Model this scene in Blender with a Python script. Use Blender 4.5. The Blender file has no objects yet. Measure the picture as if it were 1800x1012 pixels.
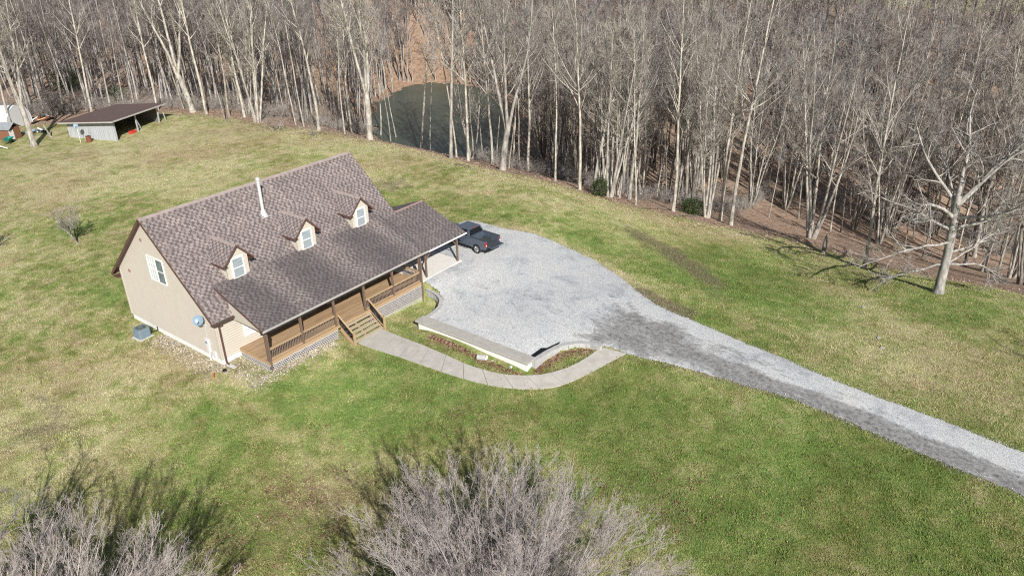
import bpy, bmesh, math, random
import numpy as np
from mathutils import Vector, Matrix
from mathutils.geometry import delaunay_2d_cdt
random.seed(7); RNG = np.random.default_rng(7)
R = math.radians
scene = bpy.context.scene
C = scene.collection

# ------------------------------------------------------------------ camera
CAM = np.array([-23.638, -43.608, 28.439]); YAW, PITCH, ROLL, FPX = -0.91924, 0.46627, -0.01794, 1333.29
def cam_axes():
    cy, sy, cp, sp = math.cos(YAW), math.sin(YAW), math.cos(PITCH), math.sin(PITCH)
    fw = np.array([-sy*cp, cy*cp, -sp]); rt = np.array([cy, sy, 0.0]); up = np.cross(rt, fw)
    cr, sr = math.cos(ROLL), math.sin(ROLL)
    return fw, rt*cr+up*sr, up*cr-rt*sr
FW, RT, UP = cam_axes()
cd = bpy.data.cameras.new('camera'); cam = bpy.data.objects.new('camera', cd); C.objects.link(cam)
cd.sensor_fit = 'HORIZONTAL'; cd.sensor_width = 36; cd.lens = FPX/1800*36; cd.clip_end = 3000; cd.clip_start = .5
m = Matrix.Identity(4)
for i in range(3):
    m[i][0] = RT[i]; m[i][1] = UP[i]; m[i][2] = -FW[i]; m[i][3] = CAM[i]
cam.matrix_world = m
scene.camera = cam

# ------------------------------------------------------------------ light
SUN_EL = R(32.5); SH = np.array([.60, .80])          # horizontal direction in which shadows fall
w = bpy.data.worlds.new('World'); scene.world = w; w.use_nodes = True
nt = w.node_tree; nt.nodes.clear()
sky = nt.nodes.new('ShaderNodeTexSky'); sky.sky_type = 'NISHITA'; sky.sun_disc = False
sky.sun_elevation = SUN_EL; sky.sun_rotation = math.atan2(-SH[0], -SH[1])
bg = nt.nodes.new('ShaderNodeBackground'); bg.inputs['Strength'].default_value = .062
out = nt.nodes.new('ShaderNodeOutputWorld')
nt.links.new(sky.outputs[0], bg.inputs[0]); nt.links.new(bg.outputs[0], out.inputs[0])
sd = bpy.data.lights.new('sun', 'SUN'); sd.energy = 5.0; sd.angle = R(.5); sd.color = (1, .955, .89)
sun = bpy.data.objects.new('sun', sd); C.objects.link(sun)
sv = Vector((SH[0]*math.cos(SUN_EL), SH[1]*math.cos(SUN_EL), -math.sin(SUN_EL)))
sun.rotation_euler = sv.to_track_quat('-Z', 'Y').to_euler(); sun.location = (-40, -60, 60)
scene.view_settings.view_transform = 'Standard'; scene.view_settings.look = 'None'
scene.view_settings.exposure = 0.33; scene.view_settings.gamma = 1
scene.cycles.max_bounces = 4; scene.cycles.diffuse_bounces = 2; scene.cycles.glossy_bounces = 2
scene.cycles.transparent_max_bounces = 4; scene.cycles.filter_width = 1.15; scene.cycles.use_denoising = False; scene.cycles.sample_clamp_indirect = 4

# ------------------------------------------------------------------ pixel <-> world (photograph 1800x1012)
def ray(u, v):
    d = FW + RT*(u-900)/FPX - UP*(v-506)/FPX
    return d/np.linalg.norm(d)
def atz(u, v, z):
    d = ray(u, v); return CAM + d*(z-CAM[2])/d[2]
def pol(u, d, z=0):
    r = ray(u, -165)[:2]; r = r/np.linalg.norm(r)
    return np.array([CAM[0]+r[0]*d, CAM[1]+r[1]*d, z])
def project(P):
    d = np.asarray(P, float)-CAM; z = d@FW
    return 900+FPX*(d@RT)/z, 506-FPX*(d@UP)/z, z

# ------------------------------------------------------------------ terrain height
def tps_fit(P, lam=.02):
    P = np.array(P, float); X = P[:, :2]/50; n = len(P)
    r = np.linalg.norm(X[:, None]-X[None], axis=2); K = r*r*np.log(r+1e-9)+np.eye(n)*lam*.05
    A = np.zeros((n+3, n+3)); A[:n, :n] = K; A[:n, n] = 1; A[:n, n+1:] = X; A[n, :n] = 1; A[n+1:, :n] = X.T
    s = np.linalg.solve(A, np.concatenate([P[:, 2], np.zeros(3)]))
    return X, s
def tps_eval(F, x, y):
    X, s = F; n = len(X); x = np.asarray(x, float)/50; y = np.asarray(y, float)/50; sh = x.shape
    x = x.ravel(); y = y.ravel(); o = np.empty(len(x))
    for i in range(0, len(x), 20000):
        a, b = x[i:i+20000], y[i:i+20000]
        r2 = (a[:, None]-X[None, :, 0])**2+(b[:, None]-X[None, :, 1])**2
        K = .5*r2*np.log(r2+1e-18)
        o[i:i+20000] = K@s[:n]+s[n]+s[n+1]*a+s[n+2]*b
    return o.reshape(sh)
G = [(0,0,0),(-1,4,0),(0,12,.0),(-3,8,0),(5,14,.1),(10,14,.2),(18,14,.4),(3,-4,-.02),(6,-4.5,-.15),(0,-3,0),
     (7.7,-5,-.42),(9.5,-5.3,-.5),(9.5,-3,-.4),(9,5,0),(4,5,0),(16,5,.3),
     (17.5,-3.6,.58),(19.5,-3.6,.58),(22,-3.4,.56),(20,2,.35),(18,4,.35),(20,5.5,.35),(24,2,.5),(26,-3,.5),(25,5,.5),(24,-6,.35),(29,-3,.3),
     (17.3,-5.5,.15),(16.6,-7.5,0),(14.8,-8.5,-.08),(14.2,-12,-.1),(14.1,-16,-.15),(20,-10,.1),(25,-12,0),(28,-9,0),
     (30,2,.3),(32,10,.1)]
for u, v, z in [(632,605,-.55),(700,627,-.75),(790,658,-.95),(850,675,-1.05),(950,684,-1.05),(1040,655,-.8),(1098,622,-.45),
                (740,720,-1.1),(560,700,-.6),(350,720,-.3),(200,700,-.2),(100,600,0),(60,450,0),(138,427,0),(0,300,0),(300,300,.1),
                (600,850,-1.6),(900,850,-1.7),(300,850,-1.2),(50,850,-1),(300,1050,-1.8),(900,1050,-2.2),(1300,1050,-2.2),(1700,1050,-1.8),
                (1150,580,-.25),(1330,640,-.5),(1500,710,-.65),(1800,830,-1),(2100,960,-1.3),(1250,760,-1.3),(1500,850,-1.4),
                (1200,520,-.7),(1100,440,-1.2),(1300,480,-2.7),(1330,560,-1.3),(1500,560,-2.2),(1400,450,-4.4),(1700,600,-2.1),(1700,680,-1.7),(2000,700,-2),
                (1650,512,-2.6),(1519,471,-4.3),(1426,417,-6.2),(1300,395,-6.6),(1200,372,-5),(1050,345,-2.7),(880,300,-.9),(760,275,-.5),(650,247,-.3),
                (560,225,0),(400,210,.2),(300,197,.3),(200,245,0),(60,257,0),(-200,280,0),(1800,520,-3.2),(2050,560,-3.5),
                (500,240,.2),(750,310,.1),(950,350,0),(200,205,.2),(-100,190,.2)]:
    q = atz(u, v, z); G.append((q[0], q[1], z))
for u, L in {-900: [(150,-1),(260,4)], -350: [(155,-1),(200,0),(270,5)], 100: [(150,-1),(185,-2.5),(215,0),(260,5)], 420: [(135,-1.5),(170,-5),(210,-2),(250,4)],
             640: [(118,-4.5),(135,-8.6),(185,-9),(215,1.5),(255,5)], 760: [(112,-5),(130,-9),(160,-9),(184,-9),(200,-3),(218,4),(255,6)],
             900: [(100,-4),(122,-9.2),(160,-9.3),(186,-8),(215,2.5),(255,5.5)], 1100: [(98,-6),(114,-11),(150,-8.5),(190,-1),(220,3.5),(260,5)],
             1300: [(104,-9.6),(116,-12),(137,-10),(165,-4),(200,2.5),(225,4.4),(260,5)], 1500: [(93,-8.5),(107,-11.8),(130,-10),(160,-4),(195,2.5),(222,4.4),(260,5)],
             1750: [(80,-5.5),(98,-11),(125,-9.5),(155,-4),(190,2.5),(220,4),(260,5)], 2150: [(85,-6),(105,-11),(130,-9),(160,-4),(200,2.5),(260,5)], 2700: [(90,-5),(180,1),(260,4)]}.items():
    for d, z in L: G.append(tuple(pol(u, d, z)))
for a in range(0, 360, 20):
    G.append((CAM[0]+340*math.cos(R(a)), CAM[1]+340*math.sin(R(a)), 6 if a < 120 or a > 330 else -3))
G += [(-25,-45,-2.5),(-50,-20,-1),(-60,30,0),(0,-80,-3),(40,-90,-3),(-60,-80,-3),(5,40,0),(-20,60,0)]
FS = tps_fit(G)
BEDG = [(16.9,-3.2,-1.2),(16.9,0,-1.0),(15.3,-5.3,-1.05),(14,-3.6,-.9),(12,-4.5,-.72),(11,-5,-.62),(10.5,-6.5,-.7),(9.7,-5.5,-.55),
        (12.2,-8,-.36),(12.1,-12,-.42),(12.1,-16.5,-.5),(10.9,-12,-.75),(13.6,-18.1,-.6),(15.5,-18.6,-.65),(17.2,-19.5,-.5),(14,-20,-.95),(11,-2,-.5),(13,-6.3,-.85)]
for u, v, z in [(668,583,-.55),(740,607,-.75),(825,643,-.95),(910,661,-1.05),(985,653,-.95),(1020,638,-.8),(1060,612,-.5)]:
    q = atz(u, v, z); BEDG.append((q[0], q[1], z))
FB = tps_fit(BEDG)
def smooth_h(x, y): return tps_eval(FS, x, y)
def at_fn(u, v, fn):
    d = ray(u, v); t = np.linspace(20, 420, 1600); P = CAM+d*t[:, None]
    s = P[:, 2]-fn(P[:, 0], P[:, 1]); k = np.argmax(s < 0)
    if s[k] >= 0: k = len(t)-1
    f = s[k-1]/(s[k-1]-s[k]+1e-12); return CAM+d*(t[k-1]+(t[k]-t[k-1])*f)
def atS(u, v): return at_fn(u, v, smooth_h)
inner = [tuple(at_fn(u, v, lambda x, y: tps_eval(FB, x, y))[:2]) for u, v in [(668,583),(740,607),(825,643),(870,657),(910,661),(950,660),(985,653),(1020,638),(1055,613)]]
CURVE1 = [(17.0,-3.75),(16.85,-4.9),(16.3,-6.0),(15.3,-6.7),(14.2,-6.9),(13.2,-6.9)]
q = [atz(u, v, -.15)[:2] for u, v in ((938,636),(962,620),(985,608),(1010,603),(1035,603),(1057,610))]
CURVE2 = [tuple(p) for p in q]
BED = [(9.5,-3.3),(9.5,-4.8)]+inner+CURVE2[::-1][:5]+[(12.75,-17.1),(12.75,-6.9)]+CURVE1[::-1]+[(17.0,-3.3)]
def inside(poly, x, y):
    x = np.asarray(x, float); y = np.asarray(y, float); r = np.zeros(x.shape, bool); n = len(poly)
    for i in range(n):
        x1, y1 = poly[i]; x2, y2 = poly[(i+1) % n]
        c = ((y1 > y) != (y2 > y)) & (x < (x2-x1)*(y-y1)/((y2-y1) if y2 != y1 else 1e-9)+x1); r ^= c
    return r
def height(x, y):
    x = np.asarray(x, float); y = np.asarray(y, float)
    h = smooth_h(x, y); b = inside(BED, x, y)
    if b.any(): h = np.where(b, tps_eval(FB, x, y), h)
    return h
def hz(x, y): return float(height(np.array([x]), np.array([y]))[0])
def at(u, v): return at_fn(u, v, height)
def vnoise(x, y, sc, seed=0):            # smooth value noise, numpy
    r = np.random.default_rng(seed); T = r.random((64, 64)); X = np.asarray(x)/sc; Y = np.asarray(y)/sc
    i = np.floor(X).astype(int); j = np.floor(Y).astype(int); f = X-i; g = Y-j; f = f*f*(3-2*f); g = g*g*(3-2*g)
    a = T[i % 64, j % 64]; b = T[(i+1) % 64, j % 64]; c = T[i % 64, (j+1) % 64]; d = T[(i+1) % 64, (j+1) % 64]
    return (a*(1-f)+b*f)*(1-g)+(c*(1-f)+d*f)*g

# ------------------------------------------------------------------ materials
def new_mat(name, rough=.8, metallic=0., spec=.3):
    mt = bpy.data.materials.new(name); mt.use_nodes = True; t = mt.node_tree; b = t.nodes['Principled BSDF']
    b.inputs['Roughness'].default_value = rough; b.inputs['Metallic'].default_value = metallic
    b.inputs['Specular IOR Level'].default_value = spec
    return mt, t, b
class N:
    def __init__(s, t): s.t = t
    def n(s, typ, **k):
        o = s.t.nodes.new(typ)
        for a, v in k.items():
            if a.startswith('i_'):
                key = a[2:]; key = int(key) if key.isdigit() else key
                if hasattr(v, 'is_output') or isinstance(v, bpy.types.NodeSocket): s.t.links.new(v, o.inputs[key])
                else: o.inputs[key].default_value = v
            else: setattr(o, a, v)
        return o
    def noise(s, vec, scale, detail=4, rough=.6, dist=0):
        o = s.n('ShaderNodeTexNoise', i_Scale=scale, i_Detail=detail, i_Roughness=rough, i_Distortion=dist); s.t.links.new(vec, o.inputs['Vector']); return o.outputs['Fac']
    def ramp(s, fac, stops, interp='LINEAR'):
        o = s.n('ShaderNodeValToRGB'); s.t.links.new(fac, o.inputs[0]); e = o.color_ramp.elements; o.color_ramp.interpolation = interp
        while len(e) > 1: e.remove(e[-1])
        e[0].position = stops[0][0]; e[0].color = (*stops[0][1], 1) if not isinstance(stops[0][1], (int, float)) else (stops[0][1],)*3+(1,)
        for p, c in stops[1:]:
            x = e.new(p); x.color = (*c, 1) if not isinstance(c, (int, float)) else (c, c, c, 1)
        return o.outputs[0]
    def mix(s, f, a, b, mode='MIX'):
        o = s.n('ShaderNodeMix', data_type='RGBA', blend_type=mode)
        for k, v in ((0, f), (6, a), (7, b)):
            if isinstance(v, bpy.types.NodeSocket): s.t.links.new(v, o.inputs[k])
            elif isinstance(v, (int, float)): o.inputs[k].default_value = v if k == 0 else (v, v, v, 1)
            else: o.inputs[k].default_value = (*v, 1)
        return o.outputs[2]
    def math(s, op, a, b=0., clamp=False):
        o = s.n('ShaderNodeMath', operation=op, use_clamp=clamp)
        for k, v in ((0, a), (1, b)):
            if isinstance(v, bpy.types.NodeSocket): s.t.links.new(v, o.inputs[k])
            else: o.inputs[k].default_value = v
        return o.outputs[0]
    def obj(s): return s.n('ShaderNodeTexCoord').outputs['Object']
    def uv(s): return s.n('ShaderNodeTexCoord').outputs['UV']
    def geo(s): return s.n('ShaderNodeNewGeometry').outputs['Position']
    def map(s, vec, sc): 
        o = s.n('ShaderNodeMapping'); s.t.links.new(vec, o.inputs[0]); o.inputs['Scale'].default_value = sc; return o.outputs[0]
    def attr(s, name, ch=None):
        o = s.n('ShaderNodeAttribute', attribute_name=name)
        if ch is None: return o.outputs['Color']
        q = s.n('ShaderNodeSeparateColor'); s.t.links.new(o.outputs['Color'], q.inputs[0]); return q.outputs[ch]
    def bump(s, b, h, strength=.4, dist=.02):
        o = s.n('ShaderNodeBump', i_Strength=strength, i_Distance=dist); s.t.links.new(h, o.inputs['Height']); s.t.links.new(o.outputs[0], b.inputs['Normal'])
def basic(name, col, rough=.75, var=.25, scale=6, metallic=0., spec=.3, bump=0, stretch=None, fine=0):
    mt, t, b = new_mat(name, rough, metallic, spec); k = N(t); v = k.uv() if stretch else k.obj()
    if stretch: v = k.map(v, stretch)
    f = k.noise(v, scale, 5, .65)
    lo = tuple(c*(1-var) for c in col); hi = tuple(min(1, c*(1+var)) for c in col)
    c = k.ramp(f, [(.25, lo), (.75, hi)])
    if fine:
        g = k.noise(v, scale*9, 3, .7); c = k.mix(1., c, k.ramp(g, [(.3, 1-fine), (.7, 1+fine*.4)]), 'MULTIPLY')
    t.links.new(c, b.inputs['Base Color'])
    if bump: k.bump(b, f, bump, .02)
    return mt
M = {}
M['siding'] = basic('siding', (.525,.485,.42), .55, .05, 1.2)
M['lap_shade'] = basic('siding_lap_shade', (.45,.405,.355), .8, .1, 2)  # darker siding colour that paints in the shadow line at each lap
M['white'] = basic('white_trim', (.80,.80,.79), .5, .05, 3)
M['found'] = basic('painted_block', (.80,.80,.79), .8, .10, 2.5, fine=.15)
M['brown'] = basic('brown_trim', (.115,.062,.052), .5, .2, 3)
M['gutter'] = basic('gutter_grey', (.42,.40,.385), .4, .2, 2)
M['gutterb'] = basic('gutter_brown', (.09,.062,.055), .4, .2, 2)
M['post'] = basic('weathered_post', (.175,.12,.09), .85, .35, 3, stretch=(9, .8, 1), fine=.25)
M['dark'] = basic('underside_shade', (.03,.027,.026), .9, .2, 3)  # near-black beam colour paints in the shadow under the eaves
M['deck'] = None
M['wood'] = basic('new_wood', (.44,.31,.185), .8, .2, 2, stretch=(1, 6, 1), fine=.15)
M['woodg'] = basic('tread_wood', (.50,.42,.31), .85, .2, 2.5, stretch=(1, 6, 1), fine=.2)
M['bal'] = basic('baluster', (.20,.16,.135), .7, .3, 4)
M['lattice'] = basic('lattice_white', (.56,.54,.53), .7, .15, 3)
M['lattice_shade'] = basic('skirt_shade', (.07,.06,.058), .9, .3, 3)  # dark colour standing in for the shade behind the lattice
M['flue'] = basic('galvanised_steel', (.72,.74,.76), .38, .12, 5, metallic=.35)
M['conc'] = basic('concrete', (.44,.42,.38), .9, .16, 1.6, bump=.15, fine=.14)
M['slab'] = basic('carport_concrete', (.72,.70,.66), .9, .08, 1.5, fine=.06)
M['block'] = basic('retaining_block', (.46,.46,.45), .92, .2, 3, bump=.3, fine=.25)
M['steelgrey'] = basic('ac_grey', (.19,.235,.25), .5, .15, 5)
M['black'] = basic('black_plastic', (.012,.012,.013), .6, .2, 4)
M['greybox'] = basic('meter_grey', (.68,.69,.70), .5, .08, 6)
M['dish'] = basic('dish_blue_grey', (.20,.28,.36), .4, .15, 4)
M['rust'] = basic('rust', (.22,.075,.045), .85, .45, 8, fine=.3)
M['red'] = basic('red_plastic', (.5,.05,.04), .5, .15, 5)
M['teal'] = basic('teal_paint', (.02,.25,.20), .5, .2, 5)
M['tarp'] = basic('white_tarp', (.78,.79,.80), .6, .06, 1, bump=.3)
M['barn'] = basic('weathered_boards', (.40,.42,.44), .9, .45, 1.6, stretch=(6.5, .35, 1), fine=.25)
M['metalroof'] = basic('brown_metal_roof', (.115,.08,.073), .5, .12, 1, spec=.5, stretch=(3, .3, 1))
M['oldroof'] = basic('old_grey_roof', (.25,.27,.29), .8, .25, 3)
M['redwood'] = basic('reddish_boards', (.20,.095,.06), .85, .3, 3, stretch=(6, .5, 1))
M['tyre'] = basic('rubber', (.025,.025,.025), .85, .2, 8)
M['rim'] = basic('alloy', (.42,.43,.44), .35, .1, 8, metallic=.7)
M['lamp_red'] = basic('tail_lamp', (.32,.03,.03), .25, .1, 8, spec=.6)
M['lamp_clear'] = basic('lamp_clear', (.75,.75,.78), .15, .1, 8, spec=.7)
M['stone'] = basic('pale_stone', (.55,.54,.52), .9, .2, 4)
M['orange'] = basic('orange_stake', (.55,.14,.03), .6, .1, 8)
M['cutwood'] = basic('cut_wood', (.50,.36,.20), .85, .25, 6)
mt, t, b = new_mat('truck_paint', .3, .35, .5); b.inputs['Base Color'].default_value = (.055,.075,.095,1); b.inputs['Coat Weight'].default_value = .5; b.inputs['Coat Roughness'].default_value = .12
k = N(t); f = k.noise(k.obj(), 2.5, 3); t.links.new(k.ramp(f, [(.3, (.095,.12,.165)), (.7, (.115,.142,.19))]), b.inputs['Base Color']); M['truck'] = mt
mt, t, b = new_mat('dark_glass', .06, 0, .6); b.inputs['Base Color'].default_value = (.008,.009,.011,1); M['glass'] = mt
M['liner'] = basic('bed_liner', (.05,.058,.065), .7, .2, 4)
mt, t, b = new_mat('window_glass', .08, 0, .5); k = N(t)
f = k.noise(k.map(k.uv(), (.6, 26, 1)), 1, 1); t.links.new(k.ramp(f, [(.4, (.22,.27,.30)), (.6, (.38,.43,.45))]), b.inputs['Base Color']); M['blind'] = mt
mt, t, b = new_mat('window_glass_light', .1, 0, .5); k = N(t); f = k.noise(k.obj(), 1.2, 3); t.links.new(k.ramp(f, [(.4, (.55,.60,.64)), (.6, (.68,.71,.73))]), b.inputs['Base Color']); M['paneL'] = mt
mt, t, b = new_mat('window_glass_dark', .08, 0, .5); k = N(t); f = k.noise(k.obj(), 2, 3); t.links.new(k.ramp(f, [(.4, (.12,.155,.185)), (.6, (.19,.23,.26))]), b.inputs['Base Color']); M['paneD'] = mt
# deck boards: across the deck, thin dark joints
mt, t, b = new_mat('deck_boards', .8); k = N(t); uv = k.obj()
br = k.n('ShaderNodeTexBrick', offset=.37, squash=1.0, i_Scale=1., **{}); t.links.new(uv, br.inputs['Vector'])
br.inputs['Color1'].default_value = (.37,.245,.14,1); br.inputs['Color2'].default_value = (.47,.325,.20,1); br.inputs['Mortar'].default_value = (.10,.06,.035,1)
br.inputs['Mortar Size'].default_value = .006; br.inputs['Brick Width'].default_value = 3.6; br.inputs['Row Height'].default_value = .145
c = k.mix(1., br.outputs[0], k.ramp(k.noise(k.map(uv, (.5, 3, 1)), 1.7, 5), [(.3, (.8,.82,.85)), (.7, (1.12,1.1,1.06))]), 'MULTIPLY')
t.links.new(c, b.inputs['Base Color']); M['deck'] = mt
# shingles
def shingle(name, dark, light, grime):
    mt, t, b = new_mat(name, .9, 0, .2); k = N(t); uv = k.uv()
    sp_ = k.n('ShaderNodeSeparateXYZ'); t.links.new(uv, sp_.inputs[0]); row = k.math('FLOOR', k.math('DIVIDE', sp_.outputs[1], .19))
    wn1 = k.n('ShaderNodeTexWhiteNoise', noise_dimensions='1D'); t.links.new(row, wn1.inputs['W'])
    cell = k.math('ADD', k.math('DIVIDE', sp_.outputs[0], .42), k.math('ADD', k.math('MULTIPLY', row, .5), k.math('MULTIPLY', wn1.outputs['Value'], .45))); ci = k.math('FLOOR', cell); fr_ = k.math('FRACT', cell)
    cv = k.n('ShaderNodeCombineXYZ'); t.links.new(ci, cv.inputs[0]); t.links.new(row, cv.inputs[1]); wn2 = k.n('ShaderNodeTexWhiteNoise', noise_dimensions='2D'); t.links.new(cv.outputs[0], wn2.inputs['Vector'])
    sc2 = k.n('ShaderNodeSeparateColor'); t.links.new(wn2.outputs['Color'], sc2.inputs[0])
    thr = k.math('ADD', .22, k.math('MULTIPLY', sc2.outputs[0], .38)); tab = k.math('LESS_THAN', fr_, thr)
    lt_ = k.ramp(sc2.outputs[1], [(0, tuple(a*.80 for a in light)), (1, tuple(a*1.14 for a in light))]); dk_ = k.ramp(sc2.outputs[2], [(0, dark), (1, tuple(a*.42 for a in light))])
    c = k.mix(tab, lt_, dk_)
    br2 = k.n('ShaderNodeTexBrick', offset=.5); t.links.new(uv, br2.inputs['Vector']); br2.inputs['Scale'].default_value = 1
    br2.inputs['Brick Width'].default_value = 50; br2.inputs['Row Height'].default_value = .19; br2.inputs['Mortar Size'].default_value = .009; br2.inputs['Mortar Smooth'].default_value = .3
    c = k.mix(br2.outputs['Fac'], c, tuple(a*.75 for a in dark))
    big = k.noise(uv, .55, 5, .6); c = k.mix(1., c, k.ramp(big, [(.3, (.84,.84,.86)), (.7, (1.1,1.08,1.07))]), 'MULTIPLY')
    gr = k.noise(uv, 40, 2, .7); c = k.mix(1., c, k.ramp(gr, [(.3, .8), (.7, 1.15)]), 'MULTIPLY')
    wr = k.attr('wear', 0)
    wn = k.math('ADD', wr, k.math('MULTIPLY', k.math('SUBTRACT', k.noise(uv, 1.3, 6, .65), .5), .55), True)
    wf = k.math('MULTIPLY', wn, .95)
    c = k.mix(wf, c, k.mix(1., k.mix(.5, c, (.19,.18,.18)), grime, 'MULTIPLY'))
    t.links.new(c, b.inputs['Base Color']); k.bump(b, k.math('ADD', k.math('MULTIPLY', tab, -.6), k.math('MULTIPLY', gr, .4)), .5, .02)
    return mt
M['shingle'] = shingle('roof_shingles', (.160,.131,.125), (.292,.253,.243), (.44,.455,.47))
# bark
def bark(name, lo, hi, sc=3., moss=0):
    mt, t, b = new_mat(name, .9, 0, .15); k = N(t)
    v = k.map(k.obj(), (1, 1, .35)); f = k.noise(v, sc, 5, .7)
    c = k.ramp(f, [(.32, lo), (.62, hi)])
    rnd = k.n('ShaderNodeObjectInfo').outputs['Random']
    c = k.mix(1., c, k.ramp(rnd, [(0, (.72,.72,.74)), (.5, (1.,.98,.96)), (1, (1.15,1.12,1.05))]), 'MULTIPLY')
    t.links.new(c, b.inputs['Base Color']); return mt
M['barkpale'] = bark('pale_bark', (.13,.12,.105), (.56,.53,.475))
M['barkgrey'] = bark('grey_bark', (.10,.09,.078), (.38,.355,.315))
M['barkmid'] = bark('mid_bark', (.16,.15,.138), (.53,.51,.475))
M['barkdark'] = bark('dark_bark', (.06,.052,.045), (.26,.235,.205))
M['twig'] = bark('twig_grey', (.20,.19,.18), (.42,.40,.38), .6)
M['twigpale'] = bark('twig_pale', (.20,.185,.165), (.42,.395,.36), .6)
M['twigbrown'] = bark('twig_brown', (.135,.118,.11), (.34,.30,.28), .6)
M['budtwig'] = bark('bud_tree_bark', (.26,.235,.232), (.58,.535,.53), .8)
M['bud'] = basic('pink_buds', (.40,.335,.335), .8, .35, 1.5)
mt, t, b = new_mat('glossy_leaf', .5); k = N(t); t.links.new(k.ramp(k.noise(k.geo(), 5, 3), [(.3, (.018,.034,.010)), (.7, (.06,.085,.024))]), b.inputs['Base Color']); M['leaf'] = mt
def litter_mat(name, stops, sc=30):
    mt, t, b = new_mat(name, .9); k = N(t)
    o = k.n('ShaderNodeTexWhiteNoise'); q = k.n('ShaderNodeVectorMath', operation='SNAP'); t.links.new(k.geo(), q.inputs[0]); q.inputs[1].default_value = (.11,.11,9.)
    t.links.new(q.outputs[0], o.inputs[0]); t.links.new(k.ramp(o.outputs[0], stops), b.inputs['Base Color']); return mt
M['fallen'] = litter_mat('fallen_leaves', [(0, (.10,.035,.035)), (.5, (.24,.10,.08)), (.8, (.36,.22,.15)), (1, (.50,.40,.28))])
M['woodlitter'] = litter_mat('woodland_leaves', [(0, (.14,.09,.07)), (.5, (.27,.18,.135)), (1, (.48,.37,.28))])
M['mulch'] = litter_mat('red_leaf_litter', [(0, (.07,.032,.027)), (.45, (.19,.085,.062)), (.75, (.28,.155,.11)), (1, (.46,.34,.25))])
# gravel
def gravel(name):
    mt, t, b = new_mat(name, .95, 0, .2); k = N(t); g = k.geo()
    vo = k.n('ShaderNodeTexVoronoi', i_Scale=26.); t.links.new(g, vo.inputs['Vector'])
    sc = k.n('ShaderNodeSeparateColor'); t.links.new(vo.outputs['Color'], sc.inputs[0])
    c = k.ramp(sc.outputs[0], [(0, (.30,.305,.305)), (.25, (.45,.455,.455)), (.7, (.58,.585,.583)), (1, (.74,.75,.75))])
    f = k.noise(g, 26, 3, .8); c = k.mix(1., c, k.ramp(f, [(.3, .80), (.6, 1.08)]), 'MULTIPLY')
    bigf = k.noise(g, .35, 7, .7, .8); c = k.mix(1., c, k.ramp(bigf, [(.36, (.74,.77,.80)), (.47, (.97,.98,.99)), (.65, (1.08,1.07,1.05))]), 'MULTIPLY')
    dk = k.attr('zone', 0); dn = k.math('ADD', dk, k.math('MULTIPLY', k.math('SUBTRACT', k.noise(g, 1.1, 10, .84, .6), .5), 2.6))
    wv_ = k.noise(k.map(g, (1, .25, 1)), 1.3, 6, .7, 1.2); dn = k.math('ADD', dn, k.math('MULTIPLY', k.math('SUBTRACT', wv_, .5), 1.9)); dm = k.ramp(dn, [(.30, 0), (.55, .6), (1.0, 1)])
    sp = k.noise(g, 3.5, 7, .85); dirt = k.ramp(sp, [(.36, (.03,.028,.026)), (.44, (.135,.13,.125)), (.58, (.28,.275,.27))])
    c = k.mix(k.math('MULTIPLY', dm, .9), c, dirt)
    st = k.attr('zone', 1); sn = k.math('ADD', st, k.math('MULTIPLY', k.math('SUBTRACT', k.noise(g, 2.2, 7, .75), .5), 2.2))
    c = k.mix(k.ramp(sn, [(.40, 0), (.8, .85)]), c, k.ramp(f, [(.3, (.16,.12,.08)), (.7, (.42,.36,.26))]))
    pp = k.noise(g, 2.6, 8, .85); c = k.mix(k.ramp(pp, [(.60, 0), (.70, .55)]), c, (.15,.14,.13))
    t.links.new(c, b.inputs['Base Color']); k.bump(b, vo.outputs['Distance'], .45, .025); return mt
M['gravel'] = gravel('gravel')
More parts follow.
